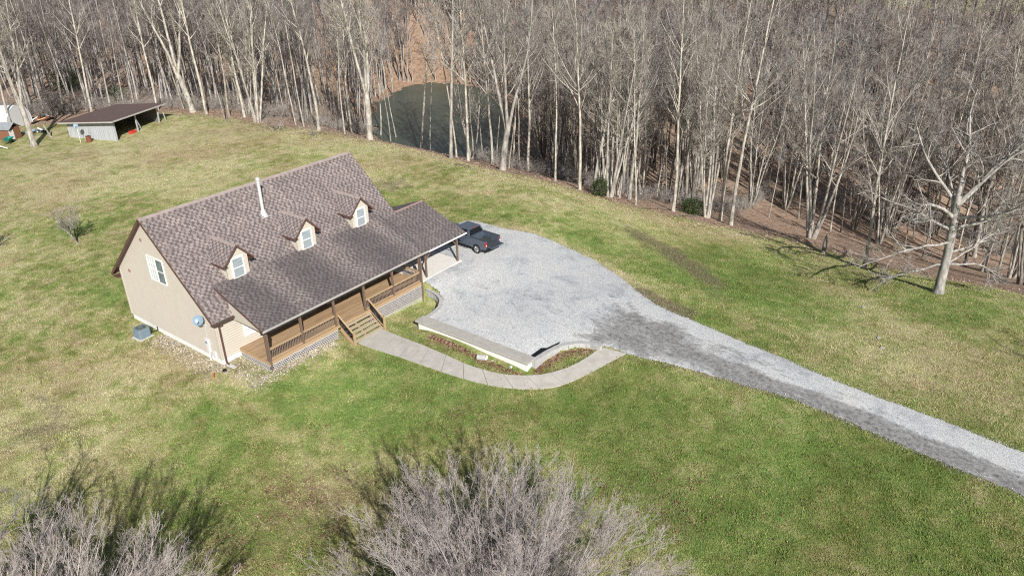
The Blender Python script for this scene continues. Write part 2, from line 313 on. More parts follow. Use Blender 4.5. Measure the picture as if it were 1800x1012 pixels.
# grass / woods ground
def ground_mat(name='ground', blade=False):
    mt, t, b = new_mat(name, .95, 0, .1); k = N(t); g = k.geo()
    if blade: q = k.n('ShaderNodeVectorMath', operation='MULTIPLY'); t.links.new(g, q.inputs[0]); q.inputs[1].default_value = (1,1,0); g = q.outputs[0]
    lit = k.attr('zone', 0); green = k.attr('zone', 1); mud = k.attr('zone', 2)
    tan = k.attr('zone2', 0); leafy = k.attr('zone2', 1); orange = k.attr('zone2', 2)
    f1 = k.noise(g, .16, 7, .66, .5); f2 = k.noise(g, .8, 7, .72, .3); f3 = k.noise(g, 4.2, 6, .8); f4 = k.noise(g, 14, 4, .85)
    m1 = k.math('ADD', k.math('MULTIPLY', f1, .9), k.math('MULTIPLY', f2, 1.7)); m1 = k.math('ADD', m1, k.math('MULTIPLY', f3, .75)); m1 = k.math('SUBTRACT', m1, 1.215)
    m1 = k.math('ADD', m1, k.math('MULTIPLY', green, .26)); m1 = k.math('SUBTRACT', m1, k.math('MULTIPLY', tan, .26))
    base = k.ramp(m1, [(.22, (.53,.475,.295)), (.38, (.44,.425,.22)), (.50, (.35,.365,.16)), (.62, (.265,.32,.11)), (.80, (.18,.262,.075))])
    br = k.math('ADD', k.math('MULTIPLY', f4, .5), k.math('MULTIPLY', f3, .5))
    c = k.mix(1., base, k.ramp(br, [(.36, .42), (.47, .85), (.53, 1.05), (.62, 1.5)]), 'MULTIPLY')
    c = k.mix(1., c, k.ramp(k.noise(g, .075, 6, .62, .7), [(.38, (.90,.84,.80)), (.58, (1.05,1.07,1.0))]), 'MULTIPLY'); c = k.mix(k.ramp(k.noise(g, .30, 8, .7, 1.2), [(.53, 0), (.62, .5)]), c, k.mix(1., c, (.70,.84,.62), 'MULTIPLY'))
    f6 = k.noise(g, .55, 9, .76, .8); c = k.mix(k.ramp(f6, [(.50, 0), (.60, .65)]), c, k.mix(1., c, (.62,.56,.50), 'MULTIPLY'))
    lv = k.math('ADD', leafy, k.math('MULTIPLY', k.math('SUBTRACT', k.noise(g, 1.3, 9, .82), .5), 3.6))
    c = k.mix(k.ramp(lv, [(.6, 0), (1.25, .5)]), c, k.ramp(f4, [(.38, (.08,.045,.04)), (.58, (.30,.20,.15))]))
    mv = k.math('ADD', mud, k.math('MULTIPLY', k.math('SUBTRACT', k.noise(g, .9, 9, .78), .5), 2.8))
    c = k.mix(k.ramp(mv, [(.45, 0), (.95, .75)]), c, k.ramp(f3, [(.38, (.07,.055,.04)), (.52, (.19,.155,.105)), (.65, (.33,.28,.20))]))
    lf = k.ramp(k.math('ADD', k.math('MULTIPLY', f3, .5), k.math('MULTIPLY', k.noise(g, 1.0, 9, .82), .5)), [(.40, (.15,.105,.078)), (.50, (.39,.275,.20)), (.60, (.58,.45,.35))])
    lf = k.mix(orange, lf, k.mix(1., lf, (.90,.84,.78), 'MULTIPLY'))
    lm = k.math('ADD', lit, k.math('MULTIPLY', k.math('SUBTRACT', k.noise(g, .6, 9, .75), .5), 2.2))
    c = k.mix(k.ramp(lm, [(.38, 0), (.66, 1)]), c, lf)
    t.links.new(c, b.inputs['Base Color'])
    if not blade: k.bump(b, k.math('ADD', f3, k.math('MULTIPLY', f4, .6)), .8, .14)
    return mt
M['blade'] = ground_mat('grass_blades', True)
M['ground'] = ground_mat()
mt, t, b = new_mat('pond_water', .28, 0, .3); k = N(t); f = k.noise(k.geo(), .15, 4); t.links.new(k.ramp(f, [(.3, (.048,.064,.048)), (.7, (.07,.088,.066))]), b.inputs['Base Color'])
k.bump(b, k.noise(k.geo(), 1.5, 4), .12, .05); M['water'] = mt

# ------------------------------------------------------------------ mesh helpers
class MB:
    def __init__(s): s.v = []; s.f = []
    def add(s, vs, fs):
        n = len(s.v); s.v += [tuple(map(float, q)) for q in vs]; s.f += [tuple(n+i for i in f) for f in fs]; return s
    def box(s, x0, x1, y0, y1, z0, z1):
        return s.add([(x, y, z) for z in (z0, z1) for y in (y0, y1) for x in (x0, x1)], [(0,2,3,1),(4,5,7,6),(0,1,5,4),(2,6,7,3),(0,4,6,2),(1,3,7,5)])
    def bar(s, a, b, w, h, up=(0,0,1)):
        a = Vector(a); b = Vector(b); d = (b-a).normalized(); u = Vector(up)
        if abs(d.dot(u)) > .99: u = Vector((0,1,0))
        x = d.cross(u).normalized(); y = x.cross(d).normalized(); P = []
        for q in (a, b):
            for sx, sy in ((-1,-1),(1,-1),(1,1),(-1,1)): P.append(q+x*sx*w/2+y*sy*h/2)
        return s.add(P, [(3,2,1,0),(4,5,6,7),(0,1,5,4),(1,2,6,5),(2,3,7,6),(3,0,4,7)])
    def cyl(s, a, b, r0, r1=None, n=12, cap=True):
        r1 = r0 if r1 is None else r1; a = Vector(a); b = Vector(b); d = (b-a).normalized()
        u = Vector((0,0,1)) if abs(d.z) < .9 else Vector((1,0,0)); x = d.cross(u).normalized(); y = x.cross(d)
        P = [q+x*r*math.cos(2*math.pi*i/n)+y*r*math.sin(2*math.pi*i/n) for q, r in ((a, r0), (b, r1)) for i in range(n)]
        F = [(i, (i+1) % n, n+(i+1) % n, n+i) for i in range(n)]
        if cap: F += [tuple(range(n))[::-1], tuple(range(n, 2*n))]
        return s.add(P, F)
    def prism(s, poly, a, b, ax=0):       # extrude 2D polygon along axis ax from a to b
        n = len(poly); P = []
        for c in (a, b):
            for p, q in poly: P.append({0: (c, p, q), 1: (p, c, q), 2: (p, q, c)}[ax])
        return s.add(P, [(i, (i+1) % n, n+(i+1) % n, n+i) for i in range(n)]+[tuple(range(n))[::-1], tuple(range(n, 2*n))])
    def slab(s, top, th):                 # top face quad/polygon thickened along -normal
        T = [Vector(q) for q in top]; nrm = (T[1]-T[0]).cross(T[2]-T[0]).normalized()
        if nrm.z < 0: T = T[::-1]; nrm = -nrm
        n = len(T); B = [q-nrm*th for q in T]
        return s.add(T+B, [tuple(range(n)), tuple(range(n, 2*n))[::-1]]+[(i, n+i, n+(i+1) % n, (i+1) % n) for i in range(n)])
    def build(s, name, mat, parent=None, smooth=False, bevel=0, fixn=False):
        me = bpy.data.meshes.new(name); me.from_pydata(s.v, [], s.f); me.update()
        if fixn:
            bm = bmesh.new(); bm.from_mesh(me); bmesh.ops.recalc_face_normals(bm, faces=bm.faces); bm.to_mesh(me); bm.free()
        uvl = me.uv_layers.new(name='UVMap'); data = []
        for p in me.polygons:
            n = p.normal
            if abs(n.z) > .98 or n.length < .5: tx, ty = Vector((1,0,0)), Vector((0,1,0))
            else:
                tx = Vector((0,0,1)).cross(n).normalized(); ty = n.cross(tx)
            for vi in p.vertices:
                c = me.vertices[vi].co; data += [c.dot(tx), c.dot(ty)]
        uvl.data.foreach_set('uv', data)
        if smooth: me.polygons.foreach_set('use_smooth', [True]*len(me.polygons))
        me.materials.append(mat); o = bpy.data.objects.new(name, me); C.objects.link(o)
        if parent: o.parent = parent
        if bevel:
            mo = o.modifiers.new('bevel', 'BEVEL'); mo.width = bevel; mo.segments = 2; mo.limit_method = 'ANGLE'; mo.angle_limit = R(40)
        return o
def tag(o, label=None, cat=None, group=None, kind=None):
    if label: o['label'] = label
    if cat: o['category'] = cat
    if group: o['group'] = group
    if kind: o['kind'] = kind
    return o
def thing(name, label, cat, loc=(0,0,0), rz=0, group=None):
    o = bpy.data.objects.new(name, None); C.objects.link(o); o.location = loc; o.rotation_euler = (0,0,rz); o.empty_display_size = .3
    return tag(o, label, cat, group)
def mesh_np(name, verts, faces, mat, parent=None, smooth=False):
    me = bpy.data.meshes.new(name); verts = np.asarray(verts, np.float32); faces = np.asarray(faces, np.int32); k = faces.shape[1]
    me.vertices.add(len(verts)); me.vertices.foreach_set('co', verts.ravel())
    me.loops.add(faces.size); me.loops.foreach_set('vertex_index', faces.ravel())
    me.polygons.add(len(faces)); me.polygons.foreach_set('loop_start', np.arange(0, faces.size, k, dtype=np.int32))
    me.polygons.foreach_set('loop_total', np.full(len(faces), k, np.int32))
    if smooth: me.polygons.foreach_set('use_smooth', np.ones(len(faces), bool))
    me.update(calc_edges=True); me.materials.append(mat)
    o = bpy.data.objects.new(name, me); C.objects.link(o)
    if parent: o.parent = parent
    return o
def set_col(me, name, rgb):
    a = me.color_attributes.new(name, 'FLOAT_COLOR', 'POINT'); n = len(me.vertices)
    d = np.ones((n, 4), np.float32); d[:, :3] = np.clip(rgb, 0, 1); a.data.foreach_set('color', d.ravel())

# ------------------------------------------------------------------ ground sheet
def axis(lo, hi, fine, far0, far1):
    a = list(np.arange(lo, hi+1e-6, fine)); s = fine
    while a[-1] < far1: s = min(s*1.06, 14); a.append(a[-1]+s)
    s = fine
    while a[0] > far0: s = min(s*1.06, 14); a.insert(0, a[0]-s)
    return np.array(a)
gx = axis(-16, 45, .33, -420, 650); gy = axis(-48, 32, .33, -420, 650)
X, Y = np.meshgrid(gx, gy); x = X.ravel(); y = Y.ravel(); z = height(x, y)
z = z+np.where(inside(BED, x, y), 0, 1)*0
z += (vnoise(x, y, 3.1, 1)-.5)*.06
nx, ny = len(gx), len(gy); ii = np.arange(nx*ny).reshape(ny, nx)
F = np.stack([ii[:-1, :-1], ii[:-1, 1:], ii[1:, 1:], ii[1:, :-1]], -1).reshape(-1, 4)
ground = tag(mesh_np('ground', np.stack([x, y, z], 1), F, M['ground'], smooth=True), kind='structure')
def XY(L): return [tuple(atS(u, v)[:2]) for u, v in L]
def blobs(x, y, L):
    o = np.zeros_like(x)
    for u, v, r, s in L:
        q = atS(u, v); o += s*np.exp(-((x-q[0])**2+(y-q[1])**2)/(r*r))
    return o
def seg_d(px_, py_, L):
    o = np.full(px_.shape, 1e9)
    for a, b in zip(L[:-1], L[1:]):
        d = b-a; tt = np.clip(((px_-a[0])*d[0]+(py_-a[1])*d[1])/(d@d), 0, 1); o = np.minimum(o, np.hypot(px_-a[0]-d[0]*tt, py_-a[1]-d[1]*tt))
    return o
LINE_PX = [(-900,215),(-300,215),(-60,212),(60,222),(170,208),(300,197),(400,208),(480,222),(560,228),(650,246),(740,264),(880,303),(980,322),(1060,350),(1200,384),(1290,402),(1400,424),(1500,454),(1650,488),(1800,518),(2100,580),(2600,660)]
EDGE_PX = [(-900,212),(-300,212),(0,205),(60,212),(180,200),(300,192),(400,204),(560,222),(650,240),(740,258),(880,293),(980,314),(1060,340),(1200,366),(1290,378),(1340,355),(1430,372),(1520,395),(1650,425),(1800,462),(2100,520),(2600,600)]
def far_side(line):                      # polygon: the line and everything beyond it
    L = XY(line); c = CAM[:2]; o = list(L)
    for p in L[::-1]:
        d = np.array(p)-c; o.append(tuple(c+d/np.linalg.norm(d)*900))
    return o
WOODS = far_side(LINE_PX); FOREST = far_side(EDGE_PX)
def softin(poly, r=2.0):
    o = np.zeros_like(x)
    for dx, dy in ((0,0),(r,0),(-r,0),(0,r),(0,-r),(r*.7,r*.7),(-r*.7,-r*.7),(r*.7,-r*.7),(-r*.7,r*.7)): o += inside(poly, x+dx, y+dy)
    return o/9
cdist = np.hypot(x-CAM[0], y-CAM[1])
lit = softin(WOODS, 2.2)
fld = ((cdist > 224) & (np.arctan2(y-CAM[1], x-CAM[0]) < math.atan2(*(ray(1150,-165)[[1,0]])))).astype(float)
lit = np.where(fld > 0, 0, lit)
green = blobs(x, y, [(1100,760,5,.7),(1350,800,6,.8),(1250,880,5,.5),(1500,900,6,.7),(1050,720,4,.8),(640,690,4.5,1.1),(560,700,3,.9),(720,700,4,.9),(850,740,4,.5),(1300,470,6,.9),(1200,480,4,.7),
     (1330,510,5,.8),(1420,560,4,.5),(1240,560,3,.9),(1330,600,3,.6),(1000,400,4,.4),(1050,430,3,.5),(1650,540,4,.6),(1720,560,3,.4),(180,380,6,.5),(150,400,4,.4),(215,530,4,.9),(190,470,6,.5),(60,620,4,.4),(210,350,4,.4),
     (330,740,4,.5),(370,800,4,.4),(400,900,4,.4),(700,350,5,.4),(800,360,5,.3),(450,270,7,.3),(900,370,4,.3),(1600,960,6,.6),(1400,1000,6,.5),(810,640,2,.7),(900,652,1.5,.5),(1020,630,1.5,.5),(720,590,2,.5),(1700,900,6,.5)])
green += np.clip((x-12)/20, 0, 1)*.15
tan = blobs(x, y, [(350,240,14,.6),(520,260,10,.5),(250,290,10,.6),(100,330,10,.5),(350,320,7,.4),(680,300,6,.6),(820,330,6,.6),(1000,370,6,.6),(300,650,3,.9),(120,700,6,.6),(60,760,6,.5),(430,660,2,.8),(1500,600,7,.5),(1400,430,4,.6),(1700,640,8,.5),(700,265,5,.5),(150,560,5,.3),(1230,410,4,.7),(50,560,5,.3),(340,600,2.4,1.),(560,630,2,.7)])
tan += np.clip((y-16)/25, 0, 1)*.25
mud = blobs(x, y, [(690,325,3.2,.9),(1130,520,1.3,1.2),(1160,535,1.2,1.2),(1200,545,1,.9),(1120,415,2,.5),(1170,440,2,.65),(1210,465,1.8,.8),(1240,485,1.5,.6),(1270,500,1.5,.4),(1200,560,.8,.6),(960,395,2.5,.5),(430,235,4,.5),(350,660,1.4,.5),(60,770,3,.4),(600,820,4,.4),(90,740,3,.4),(240,850,4,.35)])
leafy = blobs(x, y, [(650,900,3,.6),(600,850,3,.6),(520,860,3,.5),(470,940,4,.6),(780,720,3,.45),(820,740,3,.4),(1100,900,4,.5),(1200,930,4,.5),(560,760,2.5,.5),(1000,780,3,.3),(1150,840,4,.4),(300,960,3,.4),(430,1000,4,.4)])
leafy = leafy*.6+.2*np.clip(1-np.hypot(x+4, y+26)/22, 0, 1)
orange = blobs(x, y, [(640,180,16,.7),(600,120,16,.6),(760,110,18,.8),(880,110,16,.6),(540,200,10,.7),(1000,180,14,.6),(1100,150,14,.4),(1240,180,16,.5),(1400,330,6,.3)])
yb_ = np.array(XY([(885,400),(940,409),(990,428),(1042,451),(1090,482),(1125,510),(1160,533),(1200,553)])); tan += .9*np.exp(-(seg_d(x, y, yb_)/1.1)**2)
yl_ = np.array(XY([(1090,628),(1200,648),(1400,706),(1600,793),(1800,876)])); mud += .75*np.exp(-(seg_d(x, y, yl_)/.35)**2)
yu_ = np.array(XY([(1190,551),(1330,608),(1500,679),(1700,752)])); mud += .45*np.exp(-(seg_d(x, y, yu_)/.3)**2)
el_ = np.array(XY([(560,233),(650,252),(760,272),(880,310),(980,332),(1060,360),(1200,394),(1300,412)])); tan += .8*np.exp(-(seg_d(x, y, el_)/2.5)**2)
mp_ = np.array(XY([(1105,402),(1160,430),(1210,466),(1250,500),(1262,520)])); mud += .55*np.exp(-(seg_d(x, y, mp_)/1.7)**2)
mp_ = np.array(XY([(1118,508),(1140,522),(1172,540),(1205,552)])); mud += .8*np.exp(-(seg_d(x, y, mp_)/1.0)**2)
for L_, wd_, am_ in (([(470,222),(400,232),(330,240),(250,262),(180,285),(60,310)],.9,.8),([(540,268),(430,262),(330,268),(250,300)],.7,.6),([(640,285),(560,262),(500,250)],.8,.7),([(330,212),(290,228),(240,252)],.8,.5),([(0,470),(80,455),(180,440)],1.,.4),([(0,560),(100,540),(210,560)],1.2,.45),([(760,330),(900,345),(1040,385)],.9,.6),([(1380,470),(1500,520),(1650,600)],1.3,.5)):
    tan += am_*np.exp(-(seg_d(x, y, np.array(XY(L_)))/wd_)**2)
for L_, wd_, am_ in (([(520,285),(400,275),(300,300),(200,330)],1.2,.35),([(0,352),(120,345),(230,372)],1.4,.3),([(20,700),(120,690),(240,655)],1.,.3),([(290,212),(330,225),(270,245)],1.,.45),([(880,318),(980,345),(1100,372)],1.2,.4)):
    mud += am_*np.exp(-(seg_d(x, y, np.array(XY(L_)))/wd_)**2)
zg = np.stack([lit, green, mud], 1); z2 = np.stack([tan+fld, leafy, orange], 1)
set_col(ground.data, 'zone', zg); set_col(ground.data, 'zone2', z2)

def sheet(name, poly, mat, lift, hfun, step=.5, rag=0, seg=.12, seed=3, kind='structure', thick=0):
    P = []; r = random.Random(seed); n = len(poly)
    for i in range(n):
        a = np.array(poly[i]); b = np.array(poly[(i+1) % n]); L = np.linalg.norm(b-a); k = max(1, int(L/seg)); nn = np.array([-(b-a)[1], (b-a)[0]])/max(L, 1e-6)
        for j in range(k):
            q = a+(b-a)*j/k
            if rag: q = q+nn*(r.uniform(-1, 1)*rag+(float(vnoise(q[0], q[1], 1.3, seed))-.5)*rag*2.5)
            P.append(tuple(q))
    nb = len(P); xs = [p[0] for p in P]; ys = [p[1] for p in P]
    gX, gY = np.meshgrid(np.arange(min(xs), max(xs), step), np.arange(min(ys), max(ys), step)); gX = gX.ravel(); gY = gY.ravel()
    ins = inside(P, gX, gY); pts = P+[(a, b) for a, b in zip(gX[ins], gY[ins])]
    vo, e, f, *_ = delaunay_2d_cdt([Vector(p) for p in pts], [], [tuple(range(nb))], 1, 1e-4)
    V = np.array([(v.x, v.y) for v in vo]); zz = hfun(V[:, 0], V[:, 1])+lift
    tri = [t for t in f if len(t) == 3]; tri = np.array(tri)
    a, b, c = V[tri[:, 0]], V[tri[:, 1]], V[tri[:, 2]]; ar = (b[:, 0]-a[:, 0])*(c[:, 1]-a[:, 1])-(b[:, 1]-a[:, 1])*(c[:, 0]-a[:, 0])
    tri[ar < 0] = tri[ar < 0][:, ::-1]
    o = mesh_np(name, np.column_stack([V, zz]), tri, mat, smooth=True)
    if kind: tag(o, kind=kind)
    return o, V
# gravel yard and drive
hs = lambda a, b: smooth_h(a, b)+(vnoise(a, b, 3.1, 1)-.5)*.06
yard_px = [(782,398),(830,388),(885,403),(940,412),(990,432),(1040,455),(1085,485),(1120,513),(1150,535),(1200,557),(1330,612),(1500,683),(1700,757),(1800,795),(2000,872),
           (2000,965),(1800,872),(1600,790),(1400,703),(1200,645),(1110,624),(1075,611)]
yard = XY(yard_px)+CURVE2[::-1][1:-1]+[(13.5,-17.2),(13.3,-7.0),(14.2,-7.0),(15.4,-6.8),(16.4,-6.05),(16.95,-4.9),(17.1,-3.3),(22.0,-3.3),(22.3,4)]
gr, V = sheet('gravel_drive', yard, M['gravel'], .045, hs, .4, .09)
vx, vy = V[:, 0], V[:, 1]
dk = blobs(vx, vy, [(1085,562,1.8,.55),(1110,580,2,.6),(1150,600,2.0,.7),(1190,606,1.8,.65),(1120,608,1.5,.5),(1230,630,1.6,.75),(1290,652,1.5,.8),(1060,590,1.,.5),(1040,600,1,.5),(840,505,1.2,.22),(900,540,2,.12),(960,560,2,.12),(1180,575,1.2,.5)])
Lo = np.array(XY([(1290,658),(1400,697),(1600,778),(1800,862),(2000,955)])); 
dk += 1.5*np.exp(-(seg_d(vx, vy, Lo)/1.1)**4)
Lm = np.array(XY([(1350,650),(1500,718),(1650,778),(1800,836),(2000,920)])); dk += .38*np.exp(-(seg_d(vx, vy, Lm)/.22)**2)
for L_ in ([(1180,612),(1140,585),(1090,545),(1075,520)],[(1210,628),(1150,612),(1080,598),(1010,590)],[(1160,588),(1120,556),(1105,530)],[(1000,575),(930,555),(880,520),(850,480)]): dk += (.55 if L_[0][0] > 1100 else .22)*np.exp(-(seg_d(vx, vy, np.array(XY(L_)))/.24)**2)
Lq = np.array(XY([(1250,600),(1400,665),(1550,720),(1800,815)])); dk += .22*np.exp(-(seg_d(vx, vy, Lq)/.3)**2)
edge = blobs(vx, vy, [(790,392,1.2,.8),(840,385,1.5,.8),(880,400,.8,.5),(1150,530,.8,.6),(1100,500,.6,.5),(990,430,.7,.3)])
set_col(gr.data, 'zone', np.stack([dk, edge, dk*0], 1))
# walkway: separate slabs poured in a row, one object
def resample(P, n):
    P = np.array(P, float); d = np.r_[0, np.cumsum(np.linalg.norm(np.diff(P, axis=0), axis=1))]; s = np.linspace(0, d[-1], n)
    return np.stack([np.interp(s, d, P[:, i]) for i in range(P.shape[1])], 1)
out_px = [(630,603),(665,616),(700,627),(745,643),(790,658),(820,667),(850,675),(885,681),(915,684),(950,684),(980,680),(1008,670),(1035,657),(1065,641),(1100,622)]
in_px = [(668,578),(700,591),(740,606),(780,623),(815,639),(840,648),(870,656),(895,660),(920,661),(948,660),(972,655),(995,648),(1015,639),(1035,627),(1057,611)]
po = resample([at_fn(u, v, smooth_h)[:2] for u, v in out_px], 49); pi_ = resample([at_fn(u, v, smooth_h)[:2] for u, v in in_px], 49)
mb = MB()
for s in range(12):
    g = .012
    for j in range(4):
        i = s*4+j; a0 = po[i]; a1 = po[i+1]; b0 = pi_[i]; b1 = pi_[i+1]
        if j == 0: a0 = a0+(a1-a0)*g*3; b0 = b0+(b1-b0)*g*3
        if j == 3: a1 = a1-(a1-a0)*g*3; b1 = b1-(b1-b0)*g*3
        zt = [smooth_h(np.array([q[0]]), np.array([q[1]]))[0]+.07 for q in (a0, a1, b1, b0)]
        P = [(q[0], q[1], zz) for q, zz in zip((a0, a1, b1, b0), zt)]
        mb.add(P+[(a, b_, c-.16) for a, b_, c in P], [(0,1,2,3),(0,4,5,1),(2,6,7,3),(4,7,6,5)]+([(0,3,7,4)] if j == 0 else [])+([(1,5,6,2)] if j == 3 else []))
tag(mb.build('walkway', M['conc'], fixn=True), kind='structure')
# carport floor
mb = MB(); mb.box(16.9, 22.05, -3.3, 6.2, .2, .68)
tag(mb.build('carport_floor', M['slab'], bevel=.02), kind='structure')
# retaining walls
w1 = thing('retaining_wall', 'long low concrete retaining wall with a flat wide cap between gravel and lawn bed', 'retaining wall', (13,-12,0))
mb = MB(); mb.box(-.38, .42, -5.15, 5.2, -1.3, -.12); mb.build('wall_face', M['white'], w1)
mb = MB(); mb.box(-.5, .52, -5.3, 5.45, -.117, .03); mb.build('cap', M['conc'], w1, bevel=.02)
def blockwall(name, label, path, ztop, hgt, width=.32):
    P = resample(path, max(6, int(sum(math.dist(a, b) for a, b in zip(path[:-1], path[1:]))/.42)+1)); t = thing(name, label, 'block wall', (P[0][0], P[0][1], 0)); o = P[0]
    A, B = MB(), MB(); r = random.Random(len(P))
    for i in range(len(P)-1):
        a, b = P[i]-o, P[i+1]-o; d = (b-a)/np.linalg.norm(b-a); f = i/(len(P)-1); zt = ztop[0]*(1-f)+ztop[1]*f
        for c in range(3):
            zz = zt-.08-c*.2; A.bar((*(a+d*.01), zz-.1), (*(b-d*.01), zz-.1), width+r.uniform(-.03,.02), .19)
        B.bar((*(a-d*.01), zt-.04), (*(b+d*.0), zt-.04), width+.08+r.uniform(-.02,.02), .075)
    while hgt > .8 and False: pass
    A.build('block_course', M['block'], t, bevel=.01); B.build('cap', M['block'], t, bevel=.01); return t
blockwall('block_wall', 'short curved grey block wall beside the end of the porch', CURVE1, (.16, -.0), 1)
blockwall('block_wall', 'curved grey block wall between the gravel and the walkway corner', CURVE2, (.0, -.1), 1)
# flat black sheet standing in for the shadowed gap behind the curved wall
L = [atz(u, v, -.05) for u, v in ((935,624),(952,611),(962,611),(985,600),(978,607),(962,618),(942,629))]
mb = MB(); mb.slab([tuple(q) for q in L], .05); o = mb.build('gap_shade_sheet', M['black']); tag(o, 'jagged black sheet standing in for the shadowed gap in the gravel corner', 'shade sheet')

# ------------------------------------------------------------------ house
def clip_strip(poly, z0, z1):
    def clip(P, f, keep):
        o = []
        for i in range(len(P)):
            a, b = P[i], P[(i+1) % len(P)]; fa, fb = (a[1]-f)*keep, (b[1]-f)*keep
            if fa >= 0: o.append(a)
            if (fa > 0 and fb < 0) or (fa < 0 and fb > 0): s = fa/(fa-fb); o.append((a[0]+(b[0]-a[0])*s, f))
        return o
    P = clip(poly, z0, 1)
    return clip(P, z1, -1) if len(P) > 2 else []
def siding(name, poly, place, nrm, parent, mat=None, h=.2, proud=.05, back=.1):
    # poly: (s,z) convex; place(s,z)->(x,y,z); nrm: outward unit vector
    mb = MB(); lap_shade = []; zs = [p[1] for p in poly]; z = min(zs); n = Vector(nrm)
    while z < max(zs)-1e-4:
        z1 = min(z+h, max(zs)); P = clip_strip(poly, z, z1)
        if len(P) >= 3:
            V = [Vector(place(s, zz))+n*(proud*(1-(zz-z)/h)) for s, zz in P]; mb.add(V, [tuple(range(len(V)))])
            Q = clip_strip(P, z, z+.034)  # bottom strip of the course, coloured as lap shadow
            if len(Q) >= 3: V = [Vector(place(s, zz))+n*(proud*(1-(zz-z)/h)+.002) for s, zz in Q]; lap_shade.append(len(mb.f)); mb.add(V, [tuple(range(len(V)))])
            bt = [q for q in P if abs(q[1]-z) < 1e-5]
            if len(bt) == 2:
                a, b = bt; mb.add([Vector(place(*a)), Vector(place(*b)), Vector(place(*b))+n*proud, Vector(place(*a))+n*proud], [(0,1,2,3)])
        z = z1
    V = [Vector(place(s, zz))-n*back for s, zz in poly]; mb.add(V, [tuple(range(len(V)))])
    o = mb.build(name, mat or M['siding'], parent); o.data.materials.append(M['lap_shade'])
    for i in lap_shade: o.data.polygons[i].material_index = 1
    return o
house = thing('farmhouse', 'tan sided cape house with brown shingle roof, three dormers and long front porch', 'house', (0,0,0))
RX, RY, RZ = 18.93, 6.361, 9.674; FY, FZ = -.434, 3.566; BY, BZ = 12.657, 3.884; XL = -.363; HX, HY = 18.57, 11.83
ms = (RZ-FZ)/(RY-FY); mr = (RZ-BZ)/(BY-RY)
def zf(y): return FZ+(y-FY)*ms
def zb(y): return BZ+(BY-y)*mr
f0 = .49
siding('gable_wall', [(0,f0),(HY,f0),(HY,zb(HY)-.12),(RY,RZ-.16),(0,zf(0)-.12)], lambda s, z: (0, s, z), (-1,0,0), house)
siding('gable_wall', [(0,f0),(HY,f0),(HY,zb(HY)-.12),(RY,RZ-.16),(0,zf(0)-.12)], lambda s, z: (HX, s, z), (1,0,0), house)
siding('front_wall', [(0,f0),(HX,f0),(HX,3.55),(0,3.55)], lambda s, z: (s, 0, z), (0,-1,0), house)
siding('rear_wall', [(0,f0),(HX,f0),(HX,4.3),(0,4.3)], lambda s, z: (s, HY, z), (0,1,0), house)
mb = MB(); mb.box(.03, HX-.03, .03, HY-.03, -1.4, f0-.002); mb.build('foundation', M['found'], house)
for (px, py) in ((0,0),(0,HY),(HX,0),(HX,HY)): mb = MB(); mb.box(px-.065, px+.065, py-.065, py+.065, f0-.02, zf(0)-.25 if py == 0 else zb(HY)-.3); mb.build('corner_trim', M['siding'], house)
def grid_plane(name, corner, du, dv, nu, nv, th, mat, parent, wear=None):
    # roof plane: corner + u*du + v*dv ; thickness downwards
    corner, du, dv = Vector(corner), Vector(du), Vector(dv); nrm = du.cross(dv).normalized()
    if nrm.z < 0: nrm = -nrm
    mb = MB(); V = [corner+du*(i/nu)+dv*(j/nv) for j in range(nv+1) for i in range(nu+1)]
    F = [(j*(nu+1)+i, j*(nu+1)+i+1, (j+1)*(nu+1)+i+1, (j+1)*(nu+1)+i) for j in range(nv) for i in range(nu)]
    mb.add(V, F); c = [corner, corner+du, corner+du+dv, corner+dv]; mb.add([q for q in c]+[q-nrm*th for q in c], [(4,7,6,5),(0,4,5,1),(1,5,6,2),(2,6,7,3),(3,7,4,0)])
    o = mb.build(name, mat, parent); n = len(o.data.vertices); co = np.empty(n*3); o.data.vertices.foreach_get('co', co); co = co.reshape(-1, 3)
    wv = wear(co[:, 0], co[:, 1]) if wear else np.zeros(n); set_col(o.data, 'wear', np.stack([wv]*3, 1)); return o
def wear_main(px, py):
    o = np.clip((2.6-py)/2.2, 0, 1)*.55*((px > 5) & (px < 17.3))+.06
    return o+.35*np.exp(-((px-16.6)/1.6)**2-((py-1.2)/1.1)**2)
def wear_porch(px, py):
    o = .85+0*px
    for cx_, wd in ((4.9,1.0),(10.6,1.3),(16.0,.8)): o -= .8*np.exp(-((px-cx_+.12*(py-1.5))/wd)**2)*np.clip(.55+(py+3.6)/8, 0, 1)
    return np.clip(o-.25*np.exp(-((px-1.3)/1.)**2)-.3*np.clip((py-.6)/1.2, 0, 1), 0, 1)
KY = 1.45; KZ = zf(KY)
roof = grid_plane('roof', (XL,FY,FZ), (RX-XL,0,0), (0,RY-FY,RZ-FZ), 60, 24, .14, M['shingle'], house, wear_main)
grid_plane('roof', (RX,BY,BZ), (XL-RX,0,0), (0,RY-BY,RZ-BZ), 8, 8, .14, M['shingle'], house)
# ridge cap shingles, lighter row
mb = MB(); xx = XL
while xx < RX-.05:
    mb.slab([(xx,RY-.17,RZ-.135),(min(xx+.3,RX),RY-.17,RZ-.13),(min(xx+.3,RX),RY,RZ+.035),(xx,RY,RZ+.03)], .02)
    mb.slab([(xx,RY,RZ+.03),(min(xx+.3,RX),RY,RZ+.035),(min(xx+.3,RX),RY+.17,RZ-.13),(xx,RY+.17,RZ-.135)], .02); xx += .3
M['ridgecap'] = basic('ridge_cap', (.30,.25,.235), .9, .22, 2.2); mb.build('ridge_cap', M['ridgecap'], house)
